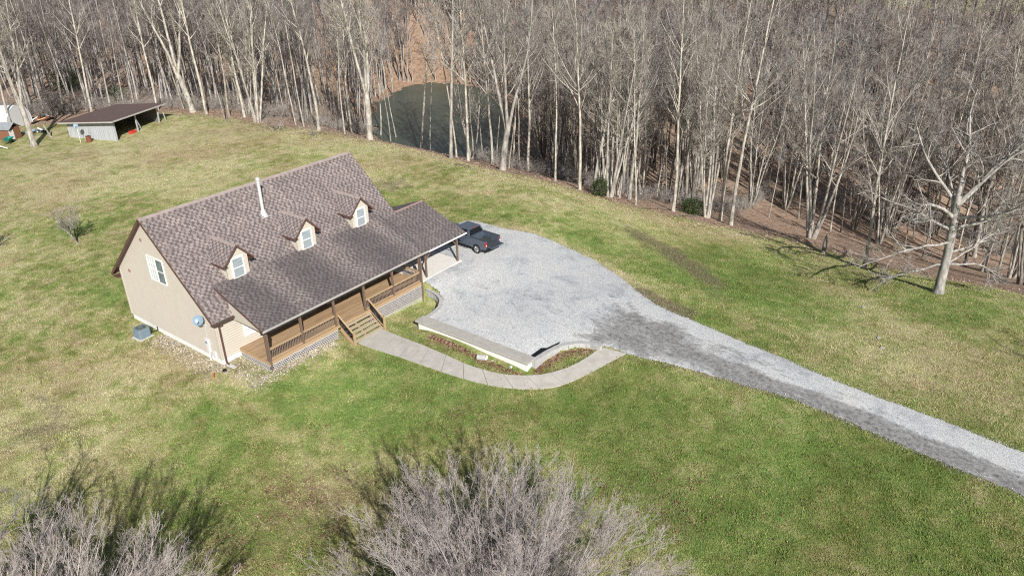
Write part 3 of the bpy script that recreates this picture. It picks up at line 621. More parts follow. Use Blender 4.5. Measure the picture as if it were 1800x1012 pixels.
# rakes, soffits
for xe in (XL, RX):
    mb = MB(); sg = -1 if xe == XL else 1; a = xe+sg*.012
    mb.bar((a,FY-.0,FZ-.115),(a,RY,RZ-.115), .026, .19, (0,0,1)); mb.bar((a,BY,BZ-.115),(a,RY,RZ-.115), .026, .19, (0,0,1))
    for (ya, za, yb_, zb_) in ((FY,FZ,RY,RZ),(BY,BZ,RY,RZ)):
        x0, x1 = (xe+.01, 0-.035) if sg < 0 else (HX+.035, xe-.01)
        mb.add([(x0,ya,za-.20),(x1,ya,za-.20),(x1,yb_,zb_-.20),(x0,yb_,zb_-.20)], [(0,1,2,3)])
    mb.build('rake_board', M['brown'], house)
mb = MB(); mb.box(XL+.02, 1.6, FY+.02, -.035, FZ-.27, FZ-.23); mb.build('soffit', M['brown'], house); mb = MB(); mb.box(XL+.02, RX-.02, HY+.035, BY-.02, BZ-.27, BZ-.23); mb.build('soffit', M['brown'], house)
def gutter(name, x0, x1, y, z, mat, parent):
    mb = MB(); mb.prism([(y+.005,z+.02),(y-.005,z-.11),(y-.07,z-.13),(y-.125,z-.05),(y-.125,z+.02),(y-.112,z+.02),(y-.112,z-.045),(y-.065,z-.115),(y-.015,z-.10),(y-.008,z+.02)], x0, x1, 0); return mb.build(name, mat, parent, fixn=True)
gutter('gutter', XL, 1.32, FY, FZ-.05, M['gutterb'], house)
mb = MB()
mb.cyl((.2,FY-.06,FZ-.16),(.2,FY-.06,FZ-.3),.05,n=8); mb.bar((.2,FY-.06,FZ-.27),(.24,-.1,FZ-.55),.1,.08); mb.bar((.24,-.1,FZ-.5),(.24,-.1,.18),.105,.08,(0,1,0)); mb.bar((.24,-.1,.2),(.24,-.4,.06),.1,.08)
mb.build('downspout', M['brown'], house)
mb = MB(); mb.bar((.24,-.2,.05),(.3,-1.0,.03),.3,.07); o = mb.build('splash_block', M['stone'], bevel=.02); tag(o, 'pale concrete splash block under the brown downspout at the house corner', 'splash block')
# windows
def window(cx, cz, ww, hh, place, nrm, parent, glass, grid=(0,0), rails=1, name='window', fr=.09):
    n = Vector(nrm); f = MB(); g = MB(); mu = MB()
    def quadbox(mbx, s0, s1, z0, z1, o0, o1):
        P = []
        for o_ in (o0, o1):
            for s, z in ((s0,z0),(s1,z0),(s1,z1),(s0,z1)): P.append(Vector(place(s, z))+n*o_)
        mbx.add(P, [(0,1,2,3),(4,7,6,5),(0,4,5,1),(1,5,6,2),(2,6,7,3),(3,7,4,0)])
    s0, s1, z0, z1 = cx-ww/2, cx+ww/2, cz-hh/2, cz+hh/2
    quadbox(f, s0, s1, z0, z0+fr, 0, .065); quadbox(f, s0, s1, z1-fr, z1, 0, .065); quadbox(f, s0, s0+fr, z0+fr, z1-fr, 0, .065); quadbox(f, s1-fr, s1, z0+fr, z1-fr, 0, .065)
    quadbox(g, s0+fr*.9, s1-fr*.9, z0+fr*.9, z1-fr*.9, .0, .036)
    if rails: quadbox(f, s0+fr, s1-fr, cz-.03, cz+.03, .03, .058)
    fo = f.build(name, M['white'], parent, fixn=True); g.build('pane', glass, fo, fixn=True)
    if grid[0]:
        for i in range(1, grid[0]): s = s0+fr+(ww-2*fr)*i/grid[0]; quadbox(mu, s-.011, s+.011, z0+fr, z1-fr, .034, .048)
        for i in range(1, grid[1]): z = z0+fr+(hh-2*fr)*i/grid[1]; quadbox(mu, s0+fr, s1-fr, z-.011, z+.011, .036, .050)
        mu.build('muntin', M['white'], fo, fixn=True)
    return fo
gp = lambda s, z: (-.05, s, z)
window(6.56, 5.77, 1.06, 1.95, gp, (-1,0,0), house, M['paneL'], (3,4)); window(5.51, 5.77, 1.04, 1.95, gp, (-1,0,0), house, M['paneD'], (0,0))
fp = lambda s, z: (s, -.05, z)
window(2.55, 2.2, 1.05, 1.65, fp, (0,-1,0), house, M['paneL'], (4,6)); window(5.6, 2.2, 1.0, 1.5, fp, (0,-1,0), house, M['paneD'], (3,4))
window(12.2, 2.2, 1.0, 1.5, fp, (0,-1,0), house, M['paneD'], (3,4)); window(15.2, 2.2, 1.0, 1.5, fp, (0,-1,0), house, M['paneD'], (3,4))
mb = MB(); mb.box(8.5, 9.45, -.09, -.031, .76, 2.85); dr = mb.build('door', M['redwood'], house); mb = MB(); mb.cyl((9.35,-.15,1.8),(9.35,-.09,1.8),.03,n=8); mb.build('handle', M['rim'], dr)
M['vent'] = basic('vent_cover', (.33,.20,.16), .7, .15, 5)
for vy_, vz_ in ((7.35,7.79),(10.3,4.59)): mb = MB(); mb.cyl((-.03,vy_,vz_),(-.095,vy_,vz_),.13,n=14); mb.build('vent_cover', M['vent'], house)
# dormers
def dormer(xc):
    d = thing('dormer', None, None, (xc, 0, 0)); d.parent = house; del_keys(d)
    FYd = 1.40; hw = .88; rz = 7.72; ez = 6.42; ew = 1.22; of = .30; th = .09; sl = (rz-ez)/ew
    ztop = lambda s: rz-abs(s)*sl-.10
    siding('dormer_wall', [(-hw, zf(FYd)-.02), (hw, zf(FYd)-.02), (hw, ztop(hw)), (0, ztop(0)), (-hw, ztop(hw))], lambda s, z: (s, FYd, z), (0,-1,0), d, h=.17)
    for sg in (-1, 1):
        yb1 = FY+(ztop(hw)-FZ)/ms
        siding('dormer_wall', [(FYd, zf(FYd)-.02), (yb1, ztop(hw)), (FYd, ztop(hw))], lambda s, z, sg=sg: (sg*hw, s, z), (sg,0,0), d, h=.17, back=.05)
    yr = FY+(rz-FZ)/ms+.06; ye = FY+(ez-FZ)/ms+.06; y0 = FYd-of
    mb = MB()
    for sg in (-1, 1): mb.slab([(0,y0,rz),(sg*ew,y0,ez),(sg*ew,ye,ez),(0,yr,rz)], th)
    o = mb.build('dormer_roof', M['shingle'], d, fixn=True); set_col(o.data, 'wear', np.zeros((len(o.data.vertices), 3))+.04)
    mb = MB()
    for sg in (-1, 1):
        mb.bar((sg*.0,y0-.012,rz-.07),(sg*ew,y0-.012,ez-.07), .024, .15, (0,-1,0)) if False else mb.add(
            [(0,y0-.02,rz+.01),(sg*(ew+.02),y0-.02,ez+.0),(sg*(ew+.02),y0-.02,ez-.16),(0,y0-.02,rz-.16),(0,y0,rz+.01),(sg*(ew+.02),y0,ez),(sg*(ew+.02),y0,ez-.16),(0,y0,rz-.16)],
            [(0,1,2,3),(4,7,6,5),(0,4,5,1),(1,5,6,2),(2,6,7,3),(3,7,4,0)])
        mb.bar((sg*(ew+.01),y0,ez-.08),(sg*(ew+.01),ye-.15,ez-.08), .03, .14)
        mb.add([(sg*hw,y0+.02,ez-.10),(sg*ew,y0+.02,ez-.12),(sg*ew,ye-.1,ez-.12),(sg*hw,ye-.1,ez-.10)], [(0,1,2,3)])
    mb.build('rake_board', M['brown'], d, fixn=True)
    mb = MB(); yy = y0
    while yy < yr-.1:
        y2 = min(yy+.3, yr-.05)
        for sg in (-1, 1): mb.slab([(0,yy,rz+.03),(sg*.15,yy,rz+.03-.15*sl),(sg*.15,y2,rz+.025-.15*sl),(0,y2,rz+.025)], .02)
        yy += .3
    mb.build('ridge_cap', M['ridgecap'], d, fixn=True)
    window(0, 5.95, 1.04, 1.62, lambda s, z: (s, FYd-.05, z), (0,-1,0), d, M['blind'], (0,0), fr=.12)
    return d
def del_keys(o):
    for q in ('label','category','group'):
        if q in o: del o[q]
DX = [3.40, 9.52, 15.08]
for xc in DX: dormer(xc)
# flue pipe: part of the roof
mb = MB(); mb.cyl((8.17,4.37,7.7),(8.17,4.37,10.35),.125,n=14); mb.cyl((8.17,4.37,10.45),(8.17,4.37,10.62),.17,n=14); mb.cyl((8.17,4.37,10.35),(8.17,4.37,10.45),.10,n=10); mb.cyl((8.17,4.37,10.62),(8.17,4.37,10.68),.17,.05,n=14)
fl = mb.build('flue_pipe', M['flue'], house)
mb = MB(); mb.cyl((8.17,4.37,7.62),(8.17,4.37,8.08),.32,.16,n=14); mb.box(7.8,8.55,3.95,4.8,7.6,7.62); mb.build('flashing', M['flue'], fl)
mb = MB(); mb.cyl((8.17,4.37,10.0),(8.75,5.4,8.75),.02,n=6); mb.build('brace', M['flue'], fl)
# porch roof
PX0, PX1, PY, PZ = 1.26, 17.56, -3.614, 3.332
pr = grid_plane('porch_roof', (PX0,PY,PZ), (PX1-PX0,0,0), (0,KY+.05-PY,KZ+.045-PZ), 110, 36, .12, M['shingle'], house, wear_porch)
mb = MB(); mb.bar((PX0-.015,PY,PZ-.075),(PX0-.015,KY-.1,KZ-.1),.03,.16,(0,0,1)); mb.build('rake_board', M['brown'], pr)
gutter('gutter', PX0-.03, PX1+.03, PY, PZ-.02, M['gutter'], house)
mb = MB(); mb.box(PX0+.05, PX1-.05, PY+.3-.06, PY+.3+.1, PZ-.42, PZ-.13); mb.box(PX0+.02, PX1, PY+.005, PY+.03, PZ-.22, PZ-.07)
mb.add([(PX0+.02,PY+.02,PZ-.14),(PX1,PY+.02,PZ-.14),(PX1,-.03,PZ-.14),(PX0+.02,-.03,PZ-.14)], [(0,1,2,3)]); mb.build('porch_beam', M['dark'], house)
mb = MB(); mb.add([(PX0+.04,PY+.1,PZ-.13),(PX0+.04,-.03,PZ-.13),(PX0+.04,-.03,3.332+(3.614-.03)*.39-.15)], [(0,1,2)]); mb.build('porch_gable', M['siding'], house)
# deck
ZD = .731; DX0, DX1, DYF = 1.47, 16.88, -3.39
mb = MB(); mb.box(DX0, DX1, DYF, -.035, ZD-.04, ZD); deck = mb.build('porch_deck', M['deck'], house)
mb = MB(); mb.box(DX0+.02, 7.62, DYF-.035, DYF-.002, ZD-.26, ZD-.005); mb.box(10.56, DX1-.02, DYF-.035, DYF-.002, ZD-.26, ZD-.005); mb.box(7.62,10.56,DYF-.02,DYF-.002,ZD-.2,ZD-.045)
mb.box(DX0-.03, DX0-.002, DYF, -.04, ZD-.24, ZD-.03); mb.box(DX1+.002, DX1+.03, DYF, -.04, ZD-.24, ZD-.03); mb.build('rim_board', M['wood'], house)
PXS = [1.57, 4.54, 7.58, 10.57, 13.63, 16.72]; PYL = -3.27
for i, px in enumerate(PXS):
    mb = MB(); zlo = hz(px, DYF-.1)-.2 if i in (0, 5) else ZD
    mb.bar((px,PYL,ZD-.0),(px,PYL,PZ-.40),.15,.15,(0,1,0))
    if i in (0, 5): mb.bar((px,DYF-.06,zlo),(px,DYF-.06,PZ-.43),.12,.10,(0,1,0))
    mb.build('post', M['post'], house)
def railing(a, b, parent, z0=.10, z1=.92, slope=0):
    a = Vector(a); b = Vector(b); L = (b-a).length; d = (b-a)/L; t = MB(); t.bar(a+Vector((0,0,z1)), b+Vector((0,0,z1)), .13, .045); t.bar(a+Vector((0,0,z1-.09)), b+Vector((0,0,z1-.09)), .045, .085); t.bar(a+Vector((0,0,z0)), b+Vector((0,0,z0)), .045, .09)
    r = t.build('railing', M['wood'], parent); q = MB(); n = int(L/.14)
    for i in range(1, n): p = a+d*L*i/n; q.bar(p+Vector((0,0,z0+.03)), p+Vector((0,0,z1-.1)), .04, .04, (0,1,0))
    q.build('balusters', M['bal'], r); return r
for i in (0, 1, 3, 4): railing((PXS[i]+.08,PYL,ZD), (PXS[i+1]-.08,PYL,ZD), house)
railing((PXS[5],PYL+.08,ZD), (PXS[5],-1.3,ZD), house)
# stairs
st = thing('stairs', None, None, (0,0,0)); st.parent = house; del_keys(st)
for k in range(5):
    mb = MB(); yy = DYF-.04-.30*k; zt = ZD-.205*(k+1)+.0
    mb.box(7.86, 10.72, yy-.30, yy-.165, zt-.04, zt); mb.box(7.86, 10.72, yy-.155, yy-.01, zt-.04, zt); mb.build('tread', M['woodg'], st)
mb = MB()
for xs_ in (7.80, 9.2, 10.78): mb.bar((xs_,DYF-.05,ZD-.35),(xs_,DYF-1.56,ZD-1.42),.05,.24,(0,0,1))
mb.build('stringer', M['wood'], st)
mb = MB()
for xn, zt in ((7.80,.56),(10.82,.50)): mb.bar((xn,-4.98,-.95),(xn,-4.98,zt),.16,.16,(0,1,0)) if False else None
for xn in (7.78, 10.84):
    mb = MB(); mb.bar((xn,-4.95,-1.0),(xn,-4.95,.62),.15,.15,(0,1,0)); mb.build('newel_post', M['wood'], st, bevel=.012)
    a = Vector((xn,DYF-.0,ZD)); b = Vector((xn,-4.88,-.42)); t = MB(); t.bar(a+Vector((0,0,.86)), b+Vector((0,0,.92)), .12, .05); t.bar(a+Vector((0,0,.02)), b+Vector((0,0,.1)), .05, .09); r_ = t.build('stair_rail', M['wood'], st)
    q = MB()
    for i in range(1, 14): p = a+(b-a)*i/14; q.bar(p+Vector((0,0,.06)), p+Vector((0,0,.86)), .035, .035, (0,1,0))
    q.build('balusters', M['black'], r_)
# lattice skirts
def lattice(name, a, b, ztop, zbot, nrm):
    a = np.array(a, float); b = np.array(b, float); L = np.linalg.norm(b-a); d = (b-a)/L; mb = MB(); n = np.array([*nrm, 0.0])
    def strip(s0, z0, s1, z1, off):
        mb.bar((*(a+d*s0+n[:2]*off), z0), (*(a+d*s1+n[:2]*off), z1), .008, .036, (0,0,1)) 
    zb_at = lambda s: zbot[0]+(zbot[1]-zbot[0])*s/L
    zl = min(zbot); H = ztop-zl; c = -H
    while c < L+H:
        for sg in (1, -1):
            # line s = c + sg*(z-zl)  clipped to region
            pts = [(c+sg*(z-zl) , z) for z in np.linspace(zl, ztop, 21)]
            pts = [(s, z) for s, z in pts if 0 <= s <= L and z >= zb_at(s)]
            if len(pts) > 1: strip(*pts[0], *pts[-1], .006 if sg > 0 else -.006)
        c += .20
    mb.bar((*a, ztop-.02), (*b, ztop-.02), .03, .06); mb.bar((*a, zbot[0]+.03), (*b, zbot[1]+.03), .03, .07)
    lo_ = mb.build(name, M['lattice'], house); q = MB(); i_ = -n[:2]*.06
    q.add([(*(a+i_), ztop), (*(b+i_), ztop), (*(b+i_), zbot[1]-.1), (*(a+i_), zbot[0]-.1)], [(0,1,2,3)]); q.build('skirt_shade', M['lattice_shade'], lo_); return lo_  # dark sheet added as under-deck shade between the strips
lattice('lattice', (DX0,DYF-.02), (7.6,DYF-.02), ZD-.26, (-.03,-.38), (0,-1)); lattice('lattice', (10.75,DYF-.02), (DX1,DYF-.02), ZD-.26, (-.62,-1.2), (0,-1))
lattice('lattice', (DX0-.01,-.1), (DX0-.01,DYF), ZD-.24, (.02,-.02), (-1,0))
# carport roof
CY, CZ = KY, KZ-.12; CX1 = 22.44; CYE = PY+.0; CZE = PZ-.06
grid_plane('carport_roof', (PX1+.02,CYE,CZE), (CX1-PX1-.02,0,0), (0,CY-CYE,CZ-CZE), 12, 12, .12, M['shingle'], house, lambda a, b: .55+0*a)
grid_plane('carport_roof', (CX1,CY,CZ), (PX1+.02-CX1,0,0), (0,5.06,CZE-CZ), 12, 12, .12, M['shingle'], house, lambda a, b: .3+0*a)
mb = MB(); xx = RX
while xx < CX1-.02:
    x2 = min(xx+.3, CX1)
    mb.slab([(xx,CY-.15,CZ-.03),(x2,CY-.15,CZ-.025),(x2,CY,CZ+.03),(xx,CY,CZ+.025)], .02); mb.slab([(xx,CY,CZ+.025),(x2,CY,CZ+.03),(x2,CY+.15,CZ-.025),(xx,CY+.15,CZ-.03)], .02); xx += .3
mb.build('ridge_cap', basic('ridge_cap_pinkish', (.33,.22,.21), .9, .2, 2.2), house)
mb = MB(); mb.box(PX1+.04, CX1-.0, CYE-.03, CYE-.002, CZE-.13, CZE+.0); mb.build('carport_fascia', M['white'], house)
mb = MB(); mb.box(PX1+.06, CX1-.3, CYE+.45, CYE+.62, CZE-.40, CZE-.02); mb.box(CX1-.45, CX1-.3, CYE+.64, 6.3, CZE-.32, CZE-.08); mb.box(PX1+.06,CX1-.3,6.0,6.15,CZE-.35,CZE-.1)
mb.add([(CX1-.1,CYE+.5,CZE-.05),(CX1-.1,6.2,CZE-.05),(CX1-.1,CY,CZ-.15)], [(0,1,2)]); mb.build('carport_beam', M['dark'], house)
for px, sgs in ((17.72,(1,)), (21.72,(-1,))):
    mb = MB(); mb.bar((px,-3.07,.68),(px,-3.07,CZE-.41),.14,.14,(0,1,0)); 
    for sg in sgs: mb.bar((px+sg*.05,-3.07,CZE-1.1),(px+sg*.6,-3.07,CZE-.42),.09,.09,(0,1,0))
    mb.build('carport_post', M['post'], house)
for px in (17.72+1.1, 21.72): mb = MB(); mb.bar((px,6.05,.5),(px,6.05,CZE-.3),.14,.14,(0,1,0)); mb.build('carport_post', M['post'], house)
# meter, conduit on the gable wall
def smallbox(name, mat, parent, *b, bevel=.01): mb = MB(); mb.box(*b); return mb.build(name, mat, parent, bevel=bevel)
mt_ = thing('electric_meter', 'white electric meter box with conduit on the tan gable wall', 'electric meter', (-.03,1.25,0))
smallbox('meter_box', M['greybox'], mt_, -.14,0,-.2,.2,1.25,1.8); smallbox('meter_box', M['greybox'], mt_, -.12,0,-.16,.16,.75,1.2)
mb = MB(); mb.cyl((-.19,0,1.55),(-.13,0,1.55),.085,n=14); mb.build('meter_dial', M['paneD'], mt_)
mb = MB(); mb.cyl((-.08,.0,-.05),(-.08,.0,.76),.055,n=10); mb.cyl((-.04,.0,1.8),(-.04,-.25,3.2),.014,n=6); mb.build('conduit', M['greybox'], mt_)
o = smallbox('junction_box', M['greybox'], None, -.15,-.035,.45,.75,.45,.95); tag(o, 'small pale utility box low on the gable wall near the house corner', 'utility box')
# satellite dish
def dish(name, label, loc, r, face, mat, polelen):
    t = thing(name, label, 'satellite dish', loc); f = Vector(face).normalized(); n = 20; mb = MB(); u = f.cross(Vector((0,0,1))).normalized(); v = u.cross(f); P = []; c = Vector((0,0,polelen))+f*.15
    for j in range(4):
        for i in range(n): rr = r*(j+.001)/3; P.append(c+u*rr*math.cos(2*math.pi*i/n)+v*rr*1.05*math.sin(2*math.pi*i/n)+f*(.25*r*(j/3)**2))
    Fc = [(j*n+i, j*n+(i+1) % n, (j+1)*n+(i+1) % n, (j+1)*n+i) for j in range(3) for i in range(n)]
    mb.add(P, Fc); mb.add([p-f*.02 for p in P], [q[::-1] for q in Fc]); mb.build('reflector', mat, t, smooth=True)
    mb = MB(); mb.cyl(c-v*r*.9+f*.2*r, c+f*r*1.1-v*r*.3, .015, n=6); mb.build('feed_arm', M['black'], t)
    mb = MB(); e = c+f*r*1.1-v*r*.3; mb.box(e.x-.05,e.x+.05,e.y-.08,e.y+.08,e.z-.05,e.z+.05); mb.build('receiver', M['white'], t, bevel=.01)
    return t, c
t, c = dish('satellite_dish', 'blue grey satellite dish mounted on the gable wall below the front eave', (-.45,1.1,3.0), .36, (-.55,-.62,.5), M['dish'], .45)
mb = MB(); mb.cyl((0,0,.5),(0,0,.05),.025,n=8); mb.cyl((0,0,.05),(.42,.05,-.1),.025,n=8); mb.build('mast', M['greybox'], t)
# air conditioner
ac = thing('air_conditioner', 'grey outdoor air conditioner unit on a pale pad by the gable wall', 'air conditioner', (-1.15,8.45,0), R(3))
smallbox('pad', M['stone'], ac, -.55,.55,-.55,.55,-.1,.07); 
mb = MB(); mb.prism([(-.38,-.44),(.38,-.44),(.44,-.38),(.44,.38),(.38,.44),(-.38,.44),(-.44,.38),(-.44,-.38)], .07, .82, 2); mb.build('casing', M['steelgrey'], ac)
mb = MB()
for k in range(14):
    for sg in (-1, 1): mb.box(-.37,.37, sg*.45-.008, sg*.45+.008, .14+k*.045, .16+k*.045); mb.box(sg*.45-.008, sg*.45+.008, -.37,.37, .14+k*.045, .16+k*.045)
mb.build('louvre', M['dish'], ac)
mb = MB(); mb.cyl((0,0,.82),(0,0,.84),.36,.34,n=20); mb.build('fan_grille', M['black'], ac)
mb = MB()
for rr in (.12,.2,.28,.36):
    for i in range(20): a0, a1 = 2*math.pi*i/20, 2*math.pi*(i+1)/20; mb.bar((rr*math.cos(a0),rr*math.sin(a0),.86),(rr*math.cos(a1),rr*math.sin(a1),.86),.012,.012)
for i in range(8): a0 = math.pi*i/4; mb.bar((0,0,.865),(.38*math.cos(a0),.38*math.sin(a0),.865),.014,.014)
mb.build('guard', M['steelgrey'], ac)
mb = MB(); mb.cyl((.44,-.1,.2),(1.1,-.25,.12),.035,n=8); mb.cyl((1.09,-.25,.1),(1.09,-.25,.45),.03,n=8); mb.build('line_set', M['black'], ac)
# yard bits
p = at(376,664); mb = MB(); mb.bar((0,0,-.1),(0,0,.42),.07,.03,(0,1,0)); o = mb.build('marker_stake', M['orange']); o.location = p; tag(o, 'small orange marker stake in the grass below the house corner', 'stake')
p = at(395,652); mb = MB(); mb.cyl((0,0,0),(0,0,.14),.17,.12,n=10); o = mb.build('drain_cap', M['black']); o.location = p; tag(o, 'small black drain cap on the ground near the downspout', 'drain cap')
p = at(848,632); t = thing('pipe_section', 'short grey pipe section lying in the bed beside the walkway', 'pipe', tuple(p), R(-62)); mb = MB(); mb.cyl((-.38,0,.2),(.25,0,.2),.21,n=16); mb.build('pipe', M['block'], t); mb = MB(); mb.cyl((-.40,0,.2),(-.385,0,.2),.18,n=16); mb.build('opening', M['black'], t); mb = MB(); mb.cyl((.255,0,.2),(.38,0,.17),.2,.15,n=9); mb.build('end_cap', M['white'], t)
r = random.Random(5)
for (u, v, sz, lab) in ((866,634,.12,'small pale rock near the pipe section in the bed'),(898,645,.14,'flat pale rock among red leaves below the retaining wall'),(672,604,.16,'pale stone at the foot of the porch stairs'),(1573,400,.35,'white round rock at the edge of the woods'),(768,262,.1,None)):
    if not lab: continue
    p = at(u, v); bm = bmesh.new(); bmesh.ops.create_icosphere(bm, subdivisions=2, radius=sz)
    for vv in bm.verts: vv.co *= r.uniform(.8, 1.15); vv.co.z *= .6
    me = bpy.data.meshes.new('rock'); bm.to_mesh(me); bm.free(); me.materials.append(M['stone']); o = bpy.data.objects.new('rock', me); C.objects.link(o); o.location = p; tag(o, lab, 'rock')

# ------------------------------------------------------------------ pickup truck
def truck():
    t = thing('pickup_truck', 'dark slate grey pickup truck with its tailgate down, parked beside the carport', 'pickup truck', (25.05,-3.35,0), R(-3))
    t.location.z = hz(25, -2)+.045
    def arc(cy, r=.50, zc=.42, n=8, rev=False):
        A = [(cy-r*math.cos(math.pi*i/n), zc+r*math.sin(math.pi*i/n)) for i in range(n+1)]; return A
    hood = [(.86,.50),(3.16,.46)]+arc(3.68)+[(4.2,.48),(4.72,.52),(4.78,.75),(4.74,1.12),(4.55,1.24),(3.25,1.36),(3.0,1.40),(.86,1.40)]
    mb = MB(); mb.prism(hood, -.98, .98, 0); body = mb.build('body', M['truck'], t, bevel=.035, fixn=True)
    side = [(-1.12,.62),(-.52,.50)]+arc(0)+[(.52,.48),(.84,.50),(.84,1.40),(-1.12,1.38)]
    mb = MB(); mb.prism(side, -.99, -.80, 0); mb.prism(side, .80, .99, 0); mb.box(-.80,.80,-1.10,.84,.62,.84); mb.box(-.80,.80,.70,.84,.84,1.38); mb.build('bed', M['truck'], t, bevel=.025, fixn=True)
    mb = MB(); 
    for sg in (-1, 1): mb.box(sg*.9-.10, sg*.9+.10, -1.13, .83, 1.395, 1.425)
    mb.box(-.79,.79,-1.08,.69,.845,.86)
    for sg in (-1, 1): mb.box(sg*.68-.12, sg*.68+.12, -.45, .45, .86, 1.08)
    mb.build('bed_liner', M['liner'], t, bevel=.02)
    mb = MB(); mb.box(-.80,.80,-1.72,-1.14,.80,.88); mb.build('tailgate', M['truck'], t, bevel=.02)
    mb = MB(); mb.box(-.72,.72,-1.66,-1.2,.883,.895); mb.build('tailgate_liner', M['liner'], t)
    # greenhouse
    B = [(-.93,.90,1.40),(.93,.90,1.40),(.93,3.35,1.37),(-.93,3.35,1.37)]; T = [(-.74,1.10,1.90),(.74,1.10,1.90),(.74,2.55,1.92),(-.74,2.55,1.92)]
    mb = MB(); mb.add(B+T, [(0,1,5,4),(1,2,6,5),(2,3,7,6),(3,0,4,7),(4,5,6,7)]); mb.build('window', M['glass'], t, fixn=True)
    mb = MB(); mb.slab([(-.79,1.04,1.955),(.79,1.04,1.955),(.78,2.62,1.965),(-.78,2.62,1.965)], .075)
    for a, b_ in zip(B, T): mb.bar(a, b_, .11, .11, (0,1,0))
    for sg in (-1, 1): mb.bar((sg*.94,2.02,1.38),(sg*.755,1.98,1.92),.09,.07,(0,1,0)); mb.bar((sg*.935,.95,1.39),(sg*.74,1.14,1.9),.22,.06,(1,0,0)) if False else mb.bar((sg*.945,1.0,1.40),(sg*.765,1.16,1.9),.05,.22,(0,1,0))
    mb.build('cab_roof', M['truck'], t, bevel=.02)
    mb = MB(); mb.box(-.3,.3,1.03,1.06,1.93,1.975); mb.build('brake_light', M['lamp_red'], t)
    for sg in (-1, 1):
        for cy_ in (0, 3.68):
            wh = MB(); wh.cyl((sg*.72,cy_,.42),(sg*.99,cy_,.42),.42,n=28); wo = wh.build('wheel', M['tyre'], t, bevel=.03)
            rm = MB(); rm.cyl((sg*.985,cy_,.42),(sg*1.0,cy_,.42),.27,n=24); 
            for i in range(6): a0 = math.pi*i/3; rm.bar((sg*1.01,cy_,.42),(sg*1.01,cy_+.26*math.cos(a0),.42+.26*math.sin(a0)),.03,.07,(1,0,0))
            rm.build('rim', M['rim'], wo); hb = MB(); hb.cyl((sg*1.0,cy_,.42),(sg*1.03,cy_,.42),.06,n=10); hb.build('hub', M['black'], wo)
        tl = MB(); tl.box(sg*.995-.03, sg*.995+.012, -1.135, -1.0, .88, 1.30); tl.box(min(sg*.82,sg*.99), max(sg*.82,sg*.99), -1.15, -1.125, .88, 1.30); o = tl.build('tail_light', M['lamp_red'], t, bevel=.01)
        q = MB(); q.box(min(sg*.84,sg*.97), max(sg*.84,sg*.97), -1.158, -1.151, .95, 1.05); q.build('reverse_lamp', M['lamp_clear'], o)
        hl = MB(); hl.box(min(sg*.62,sg*.96), max(sg*.62,sg*.96), 4.70, 4.80, .88, 1.1); hl.build('headlight', M['lamp_clear'], t)
        mr_ = MB(); mr_.box(min(sg*1.0,sg*1.2), max(sg*1.0,sg*1.2), 2.85, 2.95, 1.35, 1.6); mr_.build('mirror', M['black'], t, bevel=.02)
        ha = MB(); ha.box(min(sg*.98,sg*1.01), max(sg*.98,sg*1.01), 1.15, 1.35, 1.17, 1.21); ha.build('door_handle', M['truck'], t)
        bd = MB(); bd.box(min(sg*.99,sg*1.05), max(sg*.99,sg*1.05), .9, 3.1, .42, .48); bd.build('running_board', M['black'], t)
    mb = MB(); mb.box(-.95,.95,-1.28,-1.13,.50,.70); mb.build('rear_bumper', M['black'], t, bevel=.03); mb = MB(); mb.box(-.97,.97,4.72,4.88,.48,.70); mb.build('front_bumper', M['black'], t, bevel=.03)
    mb = MB(); mb.box(-.58,.58,4.74,4.80,.76,1.12); mb.build('grille', M['black'], t); return t
truck()

# ------------------------------------------------------------------ shed and its surroundings
AS, BS, CS = np.array([23.17,70.75]), np.array([26.1,63.29]), np.array([34.97,66.68])
def shed():
    e = (CS-BS)/np.linalg.norm(CS-BS); ang = math.atan2(e[1], e[0]); W = 9.5; D = 8.0; z0 = hz(*BS)-.05
    t = thing('shed', 'open fronted pole shed with brown metal roof and weathered grey board wall', 'shed', (BS[0],BS[1],z0), ang)
    # local: x along the open front, y to the back; left wall at x=0
    mb = MB(); n = 26
    for i in range(n):
        y0 = D*i/n; zt = 2.85-.6*(y0/D); mb.box(-.04+random.uniform(-.012,.012), .0, y0+.01, D*(i+1)/n-.01, -.3, zt)
    mb.build('board_wall', M['barn'], t)
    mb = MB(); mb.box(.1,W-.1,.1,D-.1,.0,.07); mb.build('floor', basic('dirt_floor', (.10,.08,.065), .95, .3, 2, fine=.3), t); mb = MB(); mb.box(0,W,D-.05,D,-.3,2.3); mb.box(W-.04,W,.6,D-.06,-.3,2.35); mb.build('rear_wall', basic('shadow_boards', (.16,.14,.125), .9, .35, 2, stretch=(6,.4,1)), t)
    mb = MB(); mb.slab([(-.9,-.75,3.02),(W+.8,-.75,3.02),(W+.8,D+.6,2.36),(-.9,D+.6,2.36)], .06)
    for i in range(28): xx = -.85+i*(W+1.6)/27; mb.bar((xx,-.74,3.035),(xx,D+.59,2.375),.035,.03)
    mb.build('roof', M['metalroof'], t)
    mb = MB(); mb.box(-.92,W+.82,-.80,-.755,2.84,3.04); mb.bar((-.93,-.75,2.93),(-.93,D+.6,2.27),.04,.16); mb.build('fascia', M['gutter'], t)
    for xx, lean in ((4.35,.0),(8.9,.15),(.12,0)):
        mb = MB(); mb.bar((xx,-.0,-.3),(xx+lean,-.02,2.86),.16,.16,(0,1,0)); mb.build('post', M['barn'], t)
    mb = MB(); mb.bar((4.5,.05,1.9),(5.3,.05,0),.1,.1,(0,1,0)); mb.build('brace', M['barn'], t)
    return t, ang, z0
sh, sang, sz0 = shed()
def inshed(x, y): c, s = math.cos(sang), math.sin(sang); return BS[0]+x*c-y*s, BS[1]+x*s+y*c
